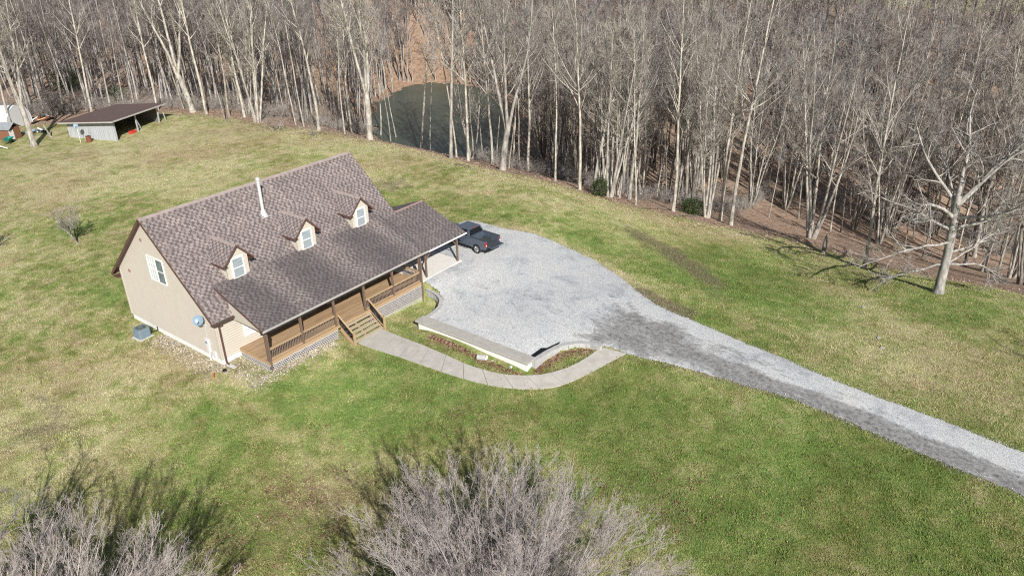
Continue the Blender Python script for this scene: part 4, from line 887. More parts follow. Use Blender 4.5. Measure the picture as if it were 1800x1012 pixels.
X1, Y1 = inshed(3.6, .35); o = MB().box(-.5,.5,-.3,.3,0,.55).build('storage_bin', M['red'], bevel=.06); o.location = (X1, Y1, sz0); o.rotation_euler.z = sang; tag(o, 'red storage bin on the floor beside the shed post', 'bin')
for k, (a, b_, L) in enumerate(((5.4,-.3,3.4),(1.2,-.3,2.2),(5.8,-.05,3.))):
    X1, Y1 = inshed(a, b_); mb = MB(); mb.box(0,L,-.14,.14,.0,.09); o = mb.build('plank', M['cutwood']); o.location = (X1, Y1, sz0+.02+.01*k); o.rotation_euler.z = sang+(.03, -.04, .05)[k]
    tag(o, ('longest pale plank lying along the open right side of the shed','short pale plank lying inside the left half of the shed front','pale plank lying behind the longest one at the shed front')[k], 'plank', 'planks lying in front of the shed')
X1, Y1 = inshed(10.2, -.2); mb = MB(); mb.bar((0,0,-.2),(-.25,.0,1.7),.12,.12,(0,1,0)); o = mb.build('fence_post', M['barn']); o.location = (X1, Y1, sz0); tag(o, 'leaning pale wooden post just right of the shed', 'post')
p = at(148, 248); p = np.array([*inshed(-1.3, 3.5), 0]); p[2] = hz(p[0], p[1])
t = thing('burn_barrel', 'rusty metal burn barrel in front of the grey shed wall', 'barrel', tuple(p)); mb = MB(); mb.cyl((0,0,0),(0,0,.85),.33,n=18); mb.build('barrel', M['rust'], t); mb = MB()
for zz in (.28,.56,.83): mb.cyl((0,0,zz-.02),(0,0,zz+.02),.345,n=18)
mb.build('hoop', M['rust'], t); mb = MB(); mb.cyl((0,0,.855),(0,0,.86),.3,n=18); mb.build('ash', M['black'], t)
p = np.array([*inshed(-1.9, 4.4), 0]); p[2] = hz(p[0], p[1])
t, c = dish('satellite_dish', 'satellite dish on a tall pole in front of the shed wall', tuple(p), .32, (-.6,-.7,.35), M['dish'], 2.4); mb = MB(); mb.cyl((0,0,0),(0,0,2.5),.035,n=8); mb.build('pole', M['greybox'], t)
# tarp covered greenhouse, playhouse, wheelbarrow, scrap
p = at(-12, 236); t = thing('hoop_greenhouse', 'white plastic covered hoop greenhouse at the left edge', 'greenhouse', (p[0]+1.4,p[1]+5.5,p[2]), R(35))
mb = MB(); n = 12; prof = [(2.9*math.cos(math.pi*i/n), 3.1*math.sin(math.pi*i/n)**.8) for i in range(n+1)]; mb.prism(prof, -5.2, 5.2, 1); mb.build('cover', M['tarp'], t, fixn=True)
for k in range(6):
    mb = MB()
    for i in range(n): a, b_ = prof[i], prof[i+1]; yy = -5.2+k*2.08; mb.bar((a[0]*1.01,yy,a[1]*1.01),(b_[0]*1.01,yy,b_[1]*1.01),.05,.05)
    mb.build('hoop', M['white'], t)
p = at(20, 244); t = thing('playhouse', 'little reddish board hut with old grey roof beside the leaning tree', 'hut', tuple(p), R(25))
mb = MB(); mb.box(-1,1,-.9,.9,0,1.7); mb.build('wall', M['redwood'], t); mb = MB(); mb.slab([(-1.2,-1.2,1.55),(0,-1.2,2.4),(0,1.2,2.4),(-1.2,1.2,1.55)],.06); mb.slab([(0,-1.2,2.4),(1.2,-1.2,1.55),(1.2,1.2,1.55),(0,1.2,2.4)],.06); mb.build('roof', M['oldroof'], t)
mb = MB(); mb.box(-.99,-.2,-.93,-.902,.1,1.4); mb.build('door', M['greybox'], t)
p = at(17, 253); t = thing('wheelbarrow', 'teal green wheelbarrow standing on the grass at the left edge', 'wheelbarrow', tuple(p), R(40))
mb = MB(); mb.add([(-.35,-.25,.45),(.35,-.25,.45),(.35,.25,.45),(-.35,.25,.45),(-.65,-.42,.85),(.75,-.42,.85),(.75,.42,.85),(-.65,.42,.85)], [(0,3,2,1),(0,1,5,4),(1,2,6,5),(2,3,7,6),(3,0,4,7)]); mb.build('tray', M['teal'], t)
mb = MB(); mb.cyl((.85,-.05,.2),(.85,.05,.2),.2,n=14); mb.build('wheel', M['tyre'], t); mb = MB()
for sg in (-1, 1): mb.bar((.85,sg*.1,.2),(-1.1,sg*.32,.62),.05,.04); mb.bar((-.3,sg*.22,.42),(-.4,sg*.25,.0),.04,.04)
mb.build('frame', M['black'], t)
p = at(14, 262); mb = MB(); mb.bar((0,0,.08),(-1.9,2.1,1.2),.09,.09); o = mb.build('pole', M['white']); o.location = p; tag(o, 'white leaning pole on the grass at the left edge', 'pole')
r = random.Random(11)
def scrap(label, u, v, mats, n, s, name='scrap_pile', cat='scrap pile'):
    p = at(u, v); t = thing(name, label, cat, tuple(p))
    for k in range(n):
        a = Vector((r.uniform(-s,s), r.uniform(-s,s), r.uniform(.1,.5))); d = Vector((r.uniform(-1,1), r.uniform(-1,1), r.uniform(-.2,.3)))*s*.7
        mb = MB(); mb.bar(a-d, a+d, r.uniform(.15,.4), r.uniform(.1,.3)); mb.build('scrap_piece', r.choice(mats), t)
scrap('jumbled heap of scrap metal, boards and a blue tub behind the leaning tree', 66, 234, [M['white'],M['rust'],M['dish'],M['black'],M['dish']], 12, 1.0)
scrap('stack of sawn logs and pale planks near the white greenhouse', 72, 212, [M['cutwood'],M['rust'],M['white'],M['cutwood'],M['black']], 12, 1.3, 'wood_pile', 'wood pile')
p = at(90, 241); mb = MB(); mb.cyl((0,0,-.1),(-.45,.4,1.9),.13,.09,n=8); o = mb.build('tree_snag', M['barkpale']); o.location = p; tag(o, 'short pale broken snag standing left of the shed', 'snag')
p = at(1447, 446); mb = MB(); mb.cyl((0,0,-.2),(.05,.0,1.5),.26,.2,n=9); mb.cyl((.05,0,1.5),(.2,.05,2.1),.2,.04,n=9); o = mb.build('tree_stump', M['barkgrey']); o.location = p; tag(o, 'tall broken tree stump between the two big trees at the clearing', 'stump')

# ------------------------------------------------------------------ pond
pp = [(655,235),(652,205),(668,180),(695,162),(730,149),(765,146),(800,147),(835,153),(865,168),(890,195),(905,225),(900,258),(860,290),(760,285),(690,270)]
pond = [tuple(atz(u, v, -8.55)[:2]) for u, v in pp]
po_, V = sheet('pond', pond, M['water'], 0, lambda a, b: np.full(a.shape, -8.55), 3, .8, .8)
PONDP = pond
co = np.column_stack([x, y, z]); ins_ = inside([tuple(np.mean(pond, 0)+(np.array(q)-np.mean(pond, 0))*1.0) for q in pond], x, y)
z[ins_] = np.minimum(z[ins_], -8.9); ground.data.vertices.foreach_set('co', np.column_stack([x, y, z]).astype(np.float32).ravel()); ground.data.update()

# ------------------------------------------------------------------ trees
def tubes(paths, radii, sides):
    # paths (B,n,3), radii (B,n)
    B, n, _ = paths.shape; T = np.gradient(paths, axis=1); T /= np.linalg.norm(T, axis=2, keepdims=True)+1e-9
    ref = np.where(np.abs(T[:, :1, 2:3]) > .9, np.array([1.,0,0]), np.array([0,0,1.])); ref = np.broadcast_to(ref, T.shape)
    U = np.cross(T, ref); U /= np.linalg.norm(U, axis=2, keepdims=True)+1e-9; W = np.cross(T, U)
    a = 2*np.pi*np.arange(sides)/sides; ring = U[:, :, None]*np.cos(a)[None, None, :, None]+W[:, :, None]*np.sin(a)[None, None, :, None]
    V = paths[:, :, None]+ring*radii[:, :, None, None]; V = V.reshape(-1, 3)
    b = np.arange(B)[:, None, None]*n*sides; i = np.arange(n-1)[None, :, None]*sides; j = np.arange(sides)[None, None, :]; j2 = (j+1) % sides
    F = np.stack([b+i+j, b+i+j2, b+i+sides+j2, b+i+sides+j], -1).reshape(-1, 4); return V, F
def sprout(rg, P, Rr, L, c, t0, t1, ang, ratio, n, up, wob, rr, dang=12, tfall=.5, lmin=0, droop=0):
    B, m, _ = P.shape; t = np.sort(rg.uniform(t0, t1, (B, c)), axis=1); f = t*(m-1); i = np.minimum(f.astype(int), m-2); f = (f-i)[..., None]
    bi = np.arange(B)[:, None]; s = P[bi, i]*(1-f)+P[bi, i+1]*f; T = P[bi, i+1]-P[bi, i]; T /= np.linalg.norm(T, axis=2, keepdims=True)+1e-9
    r0 = (Rr[bi, i]*(1-f[..., 0])+Rr[bi, i+1]*f[..., 0])*rr
    rv = rg.normal(size=T.shape); pv = np.cross(T, rv); pv /= np.linalg.norm(pv, axis=2, keepdims=True)+1e-9
    a = np.radians(rg.normal(ang, dang, (B, c)))[..., None]; D = T*np.cos(a)+pv*np.sin(a)
    ll = L[:, None]*ratio*(1-tfall*(t-t0)/(t1-t0+1e-9))*rg.uniform(.6, 1.15, (B, c)); ll = np.maximum(ll, lmin)
    s = s.reshape(-1, 3); D = D.reshape(-1, 3); ll = ll.ravel(); r0 = r0.ravel(); Q = [s]; cur = s; k = len(s)
    for q in range(n):
        D = D+np.array([0, 0, up-droop*q])/n+rg.normal(size=D.shape)*wob; D /= np.linalg.norm(D, axis=1, keepdims=True); cur = cur+D*(ll/n)[:, None]; Q.append(cur)
    return np.stack(Q, 1), r0[:, None]*np.linspace(1, .35, n+1)[None], ll
def stem(rg, base, D, L, r0, r1, n, wob, up=.3):
    D = np.array(D, float); D /= np.linalg.norm(D); cur = np.array(base, float); Q = [cur]
    for q in range(n):
        D = D+rg.normal(size=3)*wob+np.array([0,0,up])/n; D /= np.linalg.norm(D); cur = cur+D*L/n; Q.append(cur)
    P = np.array(Q)[None]; rad = np.linspace(r0, r1, n+1)[None]; rad[0, 0] *= 1.35; return P, rad, np.array([L])
def join(parts):
    V = []; F = []; n = 0
    for v, f in parts: V.append(v); F.append(f+n); n += len(v)
    return np.concatenate(V), np.concatenate(F)
def make_tree(seed, kind, H=21):
    rg = np.random.default_rng(seed); wood = []; twig = []
    if kind == 'tall':
        S = [stem(rg, (0,0,-.4), (rg.normal(0,.04), rg.normal(0,.04), 1), H, .19+.05*rg.random(), .035, 12, .028)]
        lim = dict(c=20, t0=.38, t1=.98, ang=38, ratio=.24, n=5, up=.45, wob=.09, rr=.5)
    elif kind == 'pole':
        S = [stem(rg, (0,0,-.4), (rg.normal(0,.05), rg.normal(0,.05), 1), H, .12+.03*rg.random(), .025, 12, .03)]
        lim = dict(c=15, t0=.5, t1=.98, ang=34, ratio=.18, n=4, up=.4, wob=.09, rr=.5)
    elif kind == 'fork':
        S = [stem(rg, (0,0,-.4), (rg.normal(0,.05), rg.normal(0,.05), 1), H*.22, .42, .33, 5, .03)]
        top = S[0][0][0, -1]; k = rg.integers(3, 5); a0 = rg.uniform(0, 6)
        for i in range(k):
            a = a0+2*np.pi*i/k+rg.normal(0, .3); S.append(stem(rg, top-[0,0,.3*i], (.22*np.cos(a), .22*np.sin(a), 1), H*rg.uniform(.65,.85), .20, .03, 11, .045, .3))
        lim = dict(c=15, t0=.18, t1=.98, ang=36, ratio=.26, n=5, up=.4, wob=.09, rr=.5)
    elif kind == 'multi':
        S = []; k = rg.integers(4, 7); a0 = rg.uniform(0, 6)
        for i in range(k):
            a = a0+2*np.pi*i/k+rg.normal(0, .2); S.append(stem(rg, (.25*np.cos(a), .25*np.sin(a), -.4), (.17*np.cos(a), .17*np.sin(a), 1), H*rg.uniform(.75,1), .17, .025, 11, .04, .2))
        lim = dict(c=13, t0=.3, t1=.98, ang=34, ratio=.22, n=5, up=.4, wob=.09, rr=.5)
    P0 = np.concatenate([s[0] for s in S if s[0].shape[1] > 8]); R0 = np.concatenate([s[1] for s in S if s[0].shape[1] > 8]); L0 = np.concatenate([s[2] for s in S if s[0].shape[1] > 8])
    for s in S: wood.append(tubes(s[0], s[1], 7))
    P1, R1, L1 = sprout(rg, P0, R0, L0, **lim); R1 = np.maximum(R1, .022); wood.append(tubes(P1, R1, 5))
    P2, R2, L2 = sprout(rg, P1, R1, L1, c=6, t0=.2, t1=1, ang=38, ratio=.45, n=3, up=.3, wob=.12, rr=.6, lmin=.5); R2 = np.maximum(R2, .015); twig.append(tubes(P2, R2, 3))
    P3, R3, L3 = sprout(rg, P2, R2, L2, c=5, t0=.15, t1=1, ang=36, ratio=.55, n=2, up=.25, wob=.12, rr=.7, lmin=.35); R3 = np.maximum(R3, .0105); twig.append(tubes(P3, R3, 3))
    P4, R4, L4 = sprout(rg, P3, R3, L3, c=1 if kind in ('pole','multi') else 2, t0=.2, t1=1, ang=36, ratio=.6, n=1, up=.2, wob=.1, rr=.8, lmin=.3); R4 = np.maximum(R4, .009); twig.append(tubes(P4, R4, 3))
    return join(wood), join(twig)
def tree_thing(name, label, wood, twig, wm, tm, loc, rz=0, sc=1, group=None, cat='tree'):
    t = thing(name, label, cat, tuple(loc), rz, group); t.scale = (sc,)*3
    a = mesh_np('trunk', *wood, wm, t, smooth=True); b = mesh_np('crown', *twig, tm, t); return t
def dup(src, label, loc, rz, sc, group, tilt=(0,0), mats=None):
    r = src.copy(); C.objects.link(r); r.location = tuple(loc); r.rotation_euler = (tilt[0], tilt[1], rz); r.scale = (sc,)*3
    r['label'] = label
    if group: r['group'] = group
    elif 'group' in r: del r['group']
    for ch in src.children:
        c = ch.copy(); C.objects.link(c); c.parent = r
        if mats:
            c.material_slots[0].link = 'OBJECT'; c.material_slots[0].material = M[mats[0]] if 'trunk' in ch.name else M[mats[1]]
    return r
KINDS = [('tall',26),('tall',28),('tall',25),('tall',27),('pole',25),('pole',23),('pole',26),('pole',20),('fork',26),('fork',27),('multi',25),('multi',24)]
SRC = {}; used = set()
for i, (kd, H) in enumerate(KINDS): SRC[i] = (kd, make_tree(100+i, kd, H))
PROTO = {}
def place_tree(i, label, loc, rz, sc, group, tilt=(0,0), mats=('barkpale','twig'), name='bare_tree'):
    if i not in PROTO:
        kd, (wo, tw) = SRC[i]; t = tree_thing(name, label, wo, tw, M['barkpale'], M['twig'], loc, rz, sc, group); t.rotation_euler = (tilt[0], tilt[1], rz); PROTO[i] = t
        for ch in t.children: ch.material_slots[0].link = 'OBJECT'; ch.material_slots[0].material = M[mats[0]] if 'trunk' in ch.name else M[mats[1]]
        return t
    t = dup(PROTO[i], label, loc, rz, sc, group, tilt, mats); t.name = name; return t
# trees one can tell apart at the edge of the woods: (u, v, proto, scale, rz, tilt toward camera-right, label)
def lean(deg):   # lean to the right of the picture
    a = R(deg); return (-a*RT[1], a*RT[0])
FR = [(60,257,9,1.0,.3,-6,'leaning pale double trunked tree beside the white greenhouse'),
 (22,228,3,1.0,1,-5,'leaning grey tree behind the little hut'),
 (162,199,3,.95,1.3,0,'pale tree standing right behind the brown shed roof'),
 (340,197,8,1.15,2.1,-4,'big pale tree with wide spreading limbs right of the shed'),
 (363,201,0,1.05,.2,0,'straight pale tree just right of the big spreading tree near the shed'),
 (396,212,5,.8,.8,-2,'thin leaning pale tree beside the small white block at the woods edge'),
 (430,206,1,.95,2.8,0,'pale trunk left of the many stemmed tree at the woods edge'),
 (452,215,10,1.05,.4,0,'many stemmed pale tree growing in a fan at the woods edge'),
 (520,220,5,.95,.4,0,'thin pale tree left of the orange leaf slope'),
 (535,223,6,1.,1.4,0,'second thin pale tree left of the orange leaf slope'),
 (561,230,2,1.,2.4,0,'tall pale tree at the left end of the orange leaf slope'),
 (606,236,4,.95,3.4,-3,'slim tree at the left bank of the pond view'),
 (615,232,7,1.0,4.4,-6,'slim tree leaning left beside the forked white tree'),
 (650,246,9,1.12,5.2,1,'big white forked tree in front of the left end of the pond'),
 (669,237,7,1.0,.9,0,'thin birch like tree right of the big forked white tree'),
 (687,249,5,1.,1.9,-2,'thin white tree in front of the pond, third from its left end'),
 (697,246,6,.95,2.9,-3,'thin white tree paired closely in front of the pond left half'),
 (741,262,2,1.,3.9,0,'pale speckled tree in front of the middle of the pond'),
 (756,262,4,.95,4.9,-1,'slim tree right beside the pale speckled tree at the pond'),
 (792,279,1,1.02,.5,-4,'dark and white streaked tree leaning left before the pond'),
 (803,277,4,1.,1.5,0,'slim white tree right of the streaked leaning tree at the pond'),
 (823,283,0,1.0,2.5,0,'straight white trunk before the right half of the pond'),
 (866,289,3,1.,3.5,-3,'white trunk left of the thick pale trunk at the pond right end'),
 (883,299,8,1.05,4.5,0,'thick pale trunk at the right end of the pond'),
 (873,284,5,.9,4.0,0,'thin white trunk behind the thick pale trunk at the pond'),
 (928,301,1,.95,5.5,0,'white tree standing right of the thick pale trunk'),
 (972,308,6,1.,.6,0,'slim tree above the brown brush right of the pond'),
 (976,318,7,1.05,1.6,0,'thin tree with low drooping branches right of the pond'),
 (1019,334,3,.95,2.6,-3,'pale tree left of the first evergreen bush'),
 (1043,338,2,.95,3.6,-4,'pale tree leaning over the first evergreen bush'),
 (1071,346,11,1.0,4.6,0,'cluster of pale stems right of the first evergreen bush'),
 (1088,348,7,.85,.7,0,'thin white stem right of the clustered stems'),
 (1106,350,1,.95,5.6,2,'pale tree in the middle of the woods edge between the evergreen bushes'),
 (1118,360,5,.95,.7,3,'thin tree in front of the brush between the evergreen bushes'),
 (1183,371,0,1.0,1.7,-1,'straight white tree just left of the second evergreen bush'),
 (1206,353,6,.95,2.7,3,'thin tree behind the second evergreen bush'),
 (1242,382,10,.95,3.7,1,'white multi stemmed tree right of the second evergreen bush'),
 (1266,388,3,1.05,4.7,3,'pale tree leaning right near the fallen branches'),
 (1284,396,3,1.15,5.7,0,'large pale tree leaning right at the corner of the lawn'),
 (1351,382,7,.6,.8,6,'short thin sapling leaning right on the brown strip'),
 (1426,418,11,1.1,1.8,-2,'large double trunked pale tree on the brown clearing'),
 (1459,407,4,.95,2.8,4,'slim grey tree just behind the large double trunked tree'),
 (1519,472,3,.95,3.8,1,'pale based tree at the lawn edge in the tree shadows'),
 (1727,477,1,1.05,4.8,5,'pale tree leaning right behind the gnarled open tree'),
 (1712,452,2,1.05,5.8,6,'pale tree leaning right above the brown strip at far right'),
 (1777,488,10,.9,.9,5,'grey forked tree at the right edge of the picture'),
 (1640,400,6,1.05,.3,6,'slim pale tree behind the gnarled open tree'),]
rr_ = random.Random(3)
for (u, v, i, sc, rz, ln, lab) in FR:
    p = at(u, v); place_tree(i, lab, (p[0], p[1], p[2]), rz, sc, None, lean(ln*.25), ('barkpale','twigpale') if i in (8,9,10) or rr_.random() < .4 else ('barkpale','twig'), 'bare_tree')
# big gnarled open tree at the right, its own mesh
def gnarled():
    rg = np.random.default_rng(42); p = at(1649, 514); W = []; T = []
    S = stem(rg, (0,0,-.4), (.0,.0,1), 9.5, .42, .29, 9, .022, .1); W.append(tubes(S[0], S[1], 9)); top = S[0][0]
    rtv = np.array([RT[0], RT[1], 0]); bk = np.array([FW[0], FW[1], 0]); bk /= np.linalg.norm(bk); up = np.array([0,0,1.])
    arms = [(9,.10*rtv+.1*bk+1.0*up,8,.27,.35),(9,.9*rtv+.2*bk+.8*up,8.5,.22,.2),(8,-.8*rtv-.2*bk+.9*up,6.5,.22,-1.0),(7,-.9*rtv+.2*bk+.65*up,6.5,.2,.1),(7,1.0*rtv-.3*bk+.4*up,8.5,.2,.3),
            (6,-1.0*rtv-.5*bk+.15*up,7,.16,-.5),(5,.8*rtv+.5*bk+.1*up,6,.14,-.3),(4,-.9*rtv+.3*bk+.1*up,5.5,.13,-.8),(4,1.0*rtv-.2*bk+.1*up,5,.15,-.8),(8,-.2*rtv+1.*bk+.7*up,6,.18,.2),(8,.3*rtv-1.*bk+.6*up,6,.18,.2),(3.2,.9*rtv+.3*bk+.4*up,5,.13,-.6),(9,-.35*rtv+.3*bk+1.*up,8,.2,.3),(9,.55*rtv-.3*bk+1.*up,8,.2,.3)]
    Ps, Rs, Ls = [], [], []
    for h, d, L, r0, u_ in arms:
        k = min(int(h/9.5*9), 9); b = top[k]; s = stem(rg, b, d, L*1.2, r0, .04, 10, .14, u_); s[1][0, 0] = r0; Ps.append(s[0]); Rs.append(s[1]); Ls.append(s[2])
    P0, R0, L0 = np.concatenate(Ps), np.concatenate(Rs), np.concatenate(Ls); W.append(tubes(P0, R0*.8, 7)); R0 = R0*.8
    P1, R1, L1 = sprout(rg, P0, R0, L0, c=12, t0=.22, t1=1, ang=46, ratio=.40, n=5, up=.25, wob=.2, rr=.55, dang=15); R1 = np.maximum(R1, .026); W.append(tubes(P1, R1, 5))
    P2, R2, L2 = sprout(rg, P1, R1, L1, c=7, t0=.2, t1=1, ang=45, ratio=.45, n=3, up=.15, wob=.2, rr=.6, lmin=.5); R2 = np.maximum(R2, .015); T.append(tubes(P2, R2, 3))
    P3, R3, L3 = sprout(rg, P2, R2, L2, c=5, t0=.2, t1=1, ang=45, ratio=.5, n=2, up=.1, wob=.2, rr=.7, lmin=.3); R3 = np.maximum(R3, .01); T.append(tubes(P3, R3, 3))
    tree_thing('bare_tree', 'big gnarled open grown tree with crooked wide limbs at the right lawn edge', join(W), join(T), M['barkmid'], M['twigpale'], p).rotation_euler = (*lean(-5), 0)
gnarled()
# woods filling the background
def seg_len(L): return sum(math.dist(a, b) for a, b in zip(L[:-1], L[1:]))
cands = []
rg = np.random.default_rng(5)
A0 = math.atan2(*(ray(-330,-165)[[1,0]])); A1 = math.atan2(*(ray(2130,-165)[[1,0]]))
while len(cands) < 3100:
    a = rg.uniform(A1, A0); d = math.sqrt(rg.uniform(70**2, 265**2)); qx = CAM[0]+d*math.cos(a); qy = CAM[1]+d*math.sin(a); cands.append((d, qx, qy))
cx_ = np.array([c[1] for c in cands]); cy_ = np.array([c[2] for c in cands]); okf = inside(FOREST, cx_, cy_)
PB = [tuple(np.mean(pond, 0)+(np.array(q)-np.mean(pond, 0))*1.06) for q in pond]; okf &= ~inside(PB, cx_, cy_)
hh = height(cx_, cy_); keep = []
for k in np.nonzero(okf)[0]:
    u, v, _ = project((cx_[k], cy_[k], hh[k])); d = cands[k][0]
    if 600 < u < 935 and d < 140 and rg.random() < .62: continue
    if 560 < u < 900 and 182 < d < 222 and rg.random() < .25: continue
    if u > 1130 and 198 < d <= 226 and rg.random() < .85: continue
    if u > 1150 and d > 226: 
        if rg.random() < .97: continue
    if abs(u-1340) < 60 and d < 90: continue
    keep.append((d, cx_[k], cy_[k], hh[k], u))
keep.sort()
NIND = 222; fill = keep[:NIND]; rest = keep[NIND:]
MS = [('barkpale','twig'),('barkgrey','twig'),('barkgrey','twigbrown'),('barkdark','twigbrown'),('barkpale','twigpale'),('barkgrey','twig')]
for (d, qx, qy, h_, u) in fill:
    i = rr_.choice([0,1,2,3,4,5,6,7,4,5,6,7,10,11,0,3]); ln = rr_.gauss(0, 2.2)
    place_tree(i, 'slender bare tree standing inside the woods behind the edge trees', (qx, qy, h_), rr_.uniform(0, 6.28), rr_.uniform(.75, 1.02), 'bare trees inside the woods', lean(ln*.5), rr_.choice(MS), 'bare_tree')
for (u, v) in ((1478,408),(1500,402),(1545,428),(1562,412),(1590,436),(1606,420),(1622,452),(1668,446),(1685,438),(1695,468),(1706,430),(1740,455),(1752,498),(1760,448),(1786,470),(1796,500),(1574,398),(1540,395),(1380,366),(1404,384),(1320,360),(1730,425)):
    p = at(u, v); place_tree(rr_.choice([4,5,6,7,10,11,3]), 'slender bare tree standing inside the woods behind the edge trees', p, rr_.uniform(0, 6.28), rr_.uniform(.7, 1.), 'bare trees inside the woods', lean(rr_.gauss(0, 1.5)), rr_.choice(MS), 'bare_tree')
# far woods: reads as one mass
def light_tree(seed, H=20):
    rg = np.random.default_rng(seed); S = stem(rg, (0,0,-.4), (rg.normal(0,.05), rg.normal(0,.05), 1), H, .19, .04, 7, .03)
    P1, R1, L1 = sprout(rg, *S, c=18, t0=.35, t1=.98, ang=36, ratio=.23, n=3, up=.4, wob=.1, rr=.5); R1 = np.maximum(R1, .035)
    P2, R2, L2 = sprout(rg, P1, R1, L1, c=6, t0=.2, t1=1, ang=38, ratio=.5, n=2, up=.3, wob=.12, rr=.6, lmin=.7); R2 = np.maximum(R2, .019)
    P3, R3, L3 = sprout(rg, P2, R2, L2, c=2, t0=.2, t1=1, ang=38, ratio=.6, n=1, up=.3, wob=.12, rr=.7, lmin=.6); R3 = np.maximum(R3, .014)
    return [tubes(S[0], S[1], 5)], [tubes(P1, R1, 3), tubes(P2, R2, 3), tubes(P3, R3, 3)]
LT = []
for s in range(8): a, b = light_tree(300+s); LT.append((join(a), join(b)))
wv, tv = [], []
for n_, (d, qx, qy, h_, u) in enumerate(rest):
    (a, b) = LT[rr_.randrange(8)]; th = rr_.uniform(0, 6.28); sc = rr_.uniform(.7, 1.05); cs, sn = math.cos(th), math.sin(th); Rm = np.array([[cs,-sn,0],[sn,cs,0],[0,0,1]])*sc
    for src, dst in ((a, wv), (b, tv)): dst.append((src[0]@Rm.T+np.array([qx, qy, h_]), src[1]))
V1, F1 = join(wv); V2, F2 = join(tv); V3, F3 = join([(V1, F1), (V2, F2)])
far = mesh_np('distant_woods', V3, F3, M['barkmid']); far.data.materials.append(M['twigbrown'])
mi = np.zeros(len(F3), np.int32); mi[len(F1):] = 1; far.data.polygons.foreach_set('material_index', mi)
tag(far, 'distant mass of bare grey trees covering the far hillside', 'woods', kind='stuff')
# brush along and inside the woods edge
def brush_patch(rg, n):
    P = []; 
    for i in range(n):
        a = rg.uniform(0, 6.28); s = stem(rg, (rg.normal(0,.3), rg.normal(0,.3), -.1), (.6*math.cos(a), .6*math.sin(a), 1), rg.uniform(.9,2.6), .02, .009, 3, .15, .1); P.append(s)
    P0 = np.concatenate([s[0] for s in P]); R0 = np.concatenate([s[1] for s in P]); L0 = np.concatenate([s[2] for s in P])
    P1, R1, L1 = sprout(rg, P0, R0, L0, c=7, t0=.2, t1=1, ang=45, ratio=.45, n=2, up=.1, wob=.2, rr=.8); R1 = np.maximum(R1, .009)
    P2, R2, L2 = sprout(rg, P1, R1, L1, c=3, t0=.2, t1=1, ang=45, ratio=.6, n=1, up=.1, wob=.2, rr=.8); R2 = np.maximum(R2, .008)
    return join([tubes(P0, R0, 3), tubes(P1, R1, 3), tubes(P2, R2, 3)])
BP = [brush_patch(np.random.default_rng(500+i), 9) for i in range(6)]
spots = []
EW = XY(EDGE_PX[1:-1]); E2 = resample(EW, 700)
for q in E2:
    if rg.random() < .75:
        dd = (q-CAM[:2])/np.linalg.norm(q-CAM[:2]); s = abs(rg.normal(0, 5))+.3; spots.append(q+dd*s+rg.normal(0, .5, 2))
for (d, qx, qy, h_, u) in keep[:520]: spots.append(np.array([qx, qy])+rg.normal(0, 3, 2))
for u, v in [(980,318),(1000,326),(960,312),(1010,335),(940,308),(1110,352),(1150,362),(1165,368),(1130,355),(1690,470),(1740,490),(1780,505),(1600,430),(1620,440),(1560,420),(570,226),(590,232),(1800,500),(620,238),(1765,480)]:
    for k in range(3): spots.append(atS(u, v)[:2]+rg.normal(0, .8, 2))
parts = []; sx = np.array(spots); pondm = ~inside(PB, sx[:, 0], sx[:, 1]) & inside(FOREST, sx[:, 0], sx[:, 1]); sx = sx[pondm]; sh_ = height(sx[:, 0], sx[:, 1])
for q, h_ in zip(sx, sh_):
    b = BP[rg.integers(6)]; th = rg.uniform(0, 6.28); sc = rg.uniform(.5, 1.15); cs, sn = math.cos(th), math.sin(th); Rm = np.array([[cs,-sn,0],[sn,cs,0],[0,0,1]])*sc
    parts.append((b[0]@Rm.T+np.array([q[0], q[1], h_]), b[1]))
V1, F1 = join(parts); o = mesh_np('underbrush', V1, F1, M['twig']); tag(o, 'tangled brown and grey underbrush along the edge of the woods', 'brush', kind='stuff')
# single bare shrubs at the lawn edge and the brushy heap by the leaning tree
def shrub(label, u, v, sc, seed, n=10, mat='twig', name='bare_shrub'):
    p = at(u, v); b = brush_patch(np.random.default_rng(seed), n); o = mesh_np(name, b[0]*sc, b[1], M[mat]); o.location = tuple(p); tag(o, label, 'shrub')
shrub('small bare shrub at the lawn edge below the many stemmed tree', 484, 230, 1.5, 1); shrub('low bare shrub beside its own stump right of the first bare shrub', 551, 240, 1.1, 2)
shrub('fallen grey brush heap behind the leaning tree near the shed', 95, 205, 2.2, 3, 26, 'twigpale', 'brush_heap')
# evergreen bushes
def evergreen(label, u, v, rad, hgt, seed):
    rad *= .85; hgt *= .85; p = at(u, v); rg = np.random.default_rng(seed); t = thing('evergreen_bush', label, 'bush', tuple(p)); n = int(1500*rad)
    P, R_, L_ = [], [], []
    for i in range(14): a = rg.uniform(0, 6.28); s = stem(rg, (0,0,-.1), (.7*math.cos(a), .7*math.sin(a), 1), hgt*.9, .03, .01, 4, .1); P.append(tubes(s[0], s[1], 4))
    mesh_np('stem', *join(P), M['barkdark'], t)
    c = rg.normal(size=(n, 3)); c /= np.linalg.norm(c, axis=1, keepdims=True); c *= rg.uniform(.45, 1, (n, 1))**.5*(1+.25*np.sin(c[:, :1]*5+c[:, 1:2]*7)); c *= [rad, rad, hgt*.55]; c[:, 2] += hgt*.52
    u1 = rg.normal(size=(n, 3)); u1 /= np.linalg.norm(u1, axis=1, keepdims=True); u2 = np.cross(u1, rg.normal(size=(n, 3))); u2 /= np.linalg.norm(u2, axis=1, keepdims=True); s1, s2 = .11, .045
    V = np.stack([c-u1*s1, c+u2*s2, c+u1*s1, c-u2*s2], 1).reshape(-1, 3); mesh_np('foliage', V, np.arange(4*n).reshape(-1, 4), M['leaf'], t)
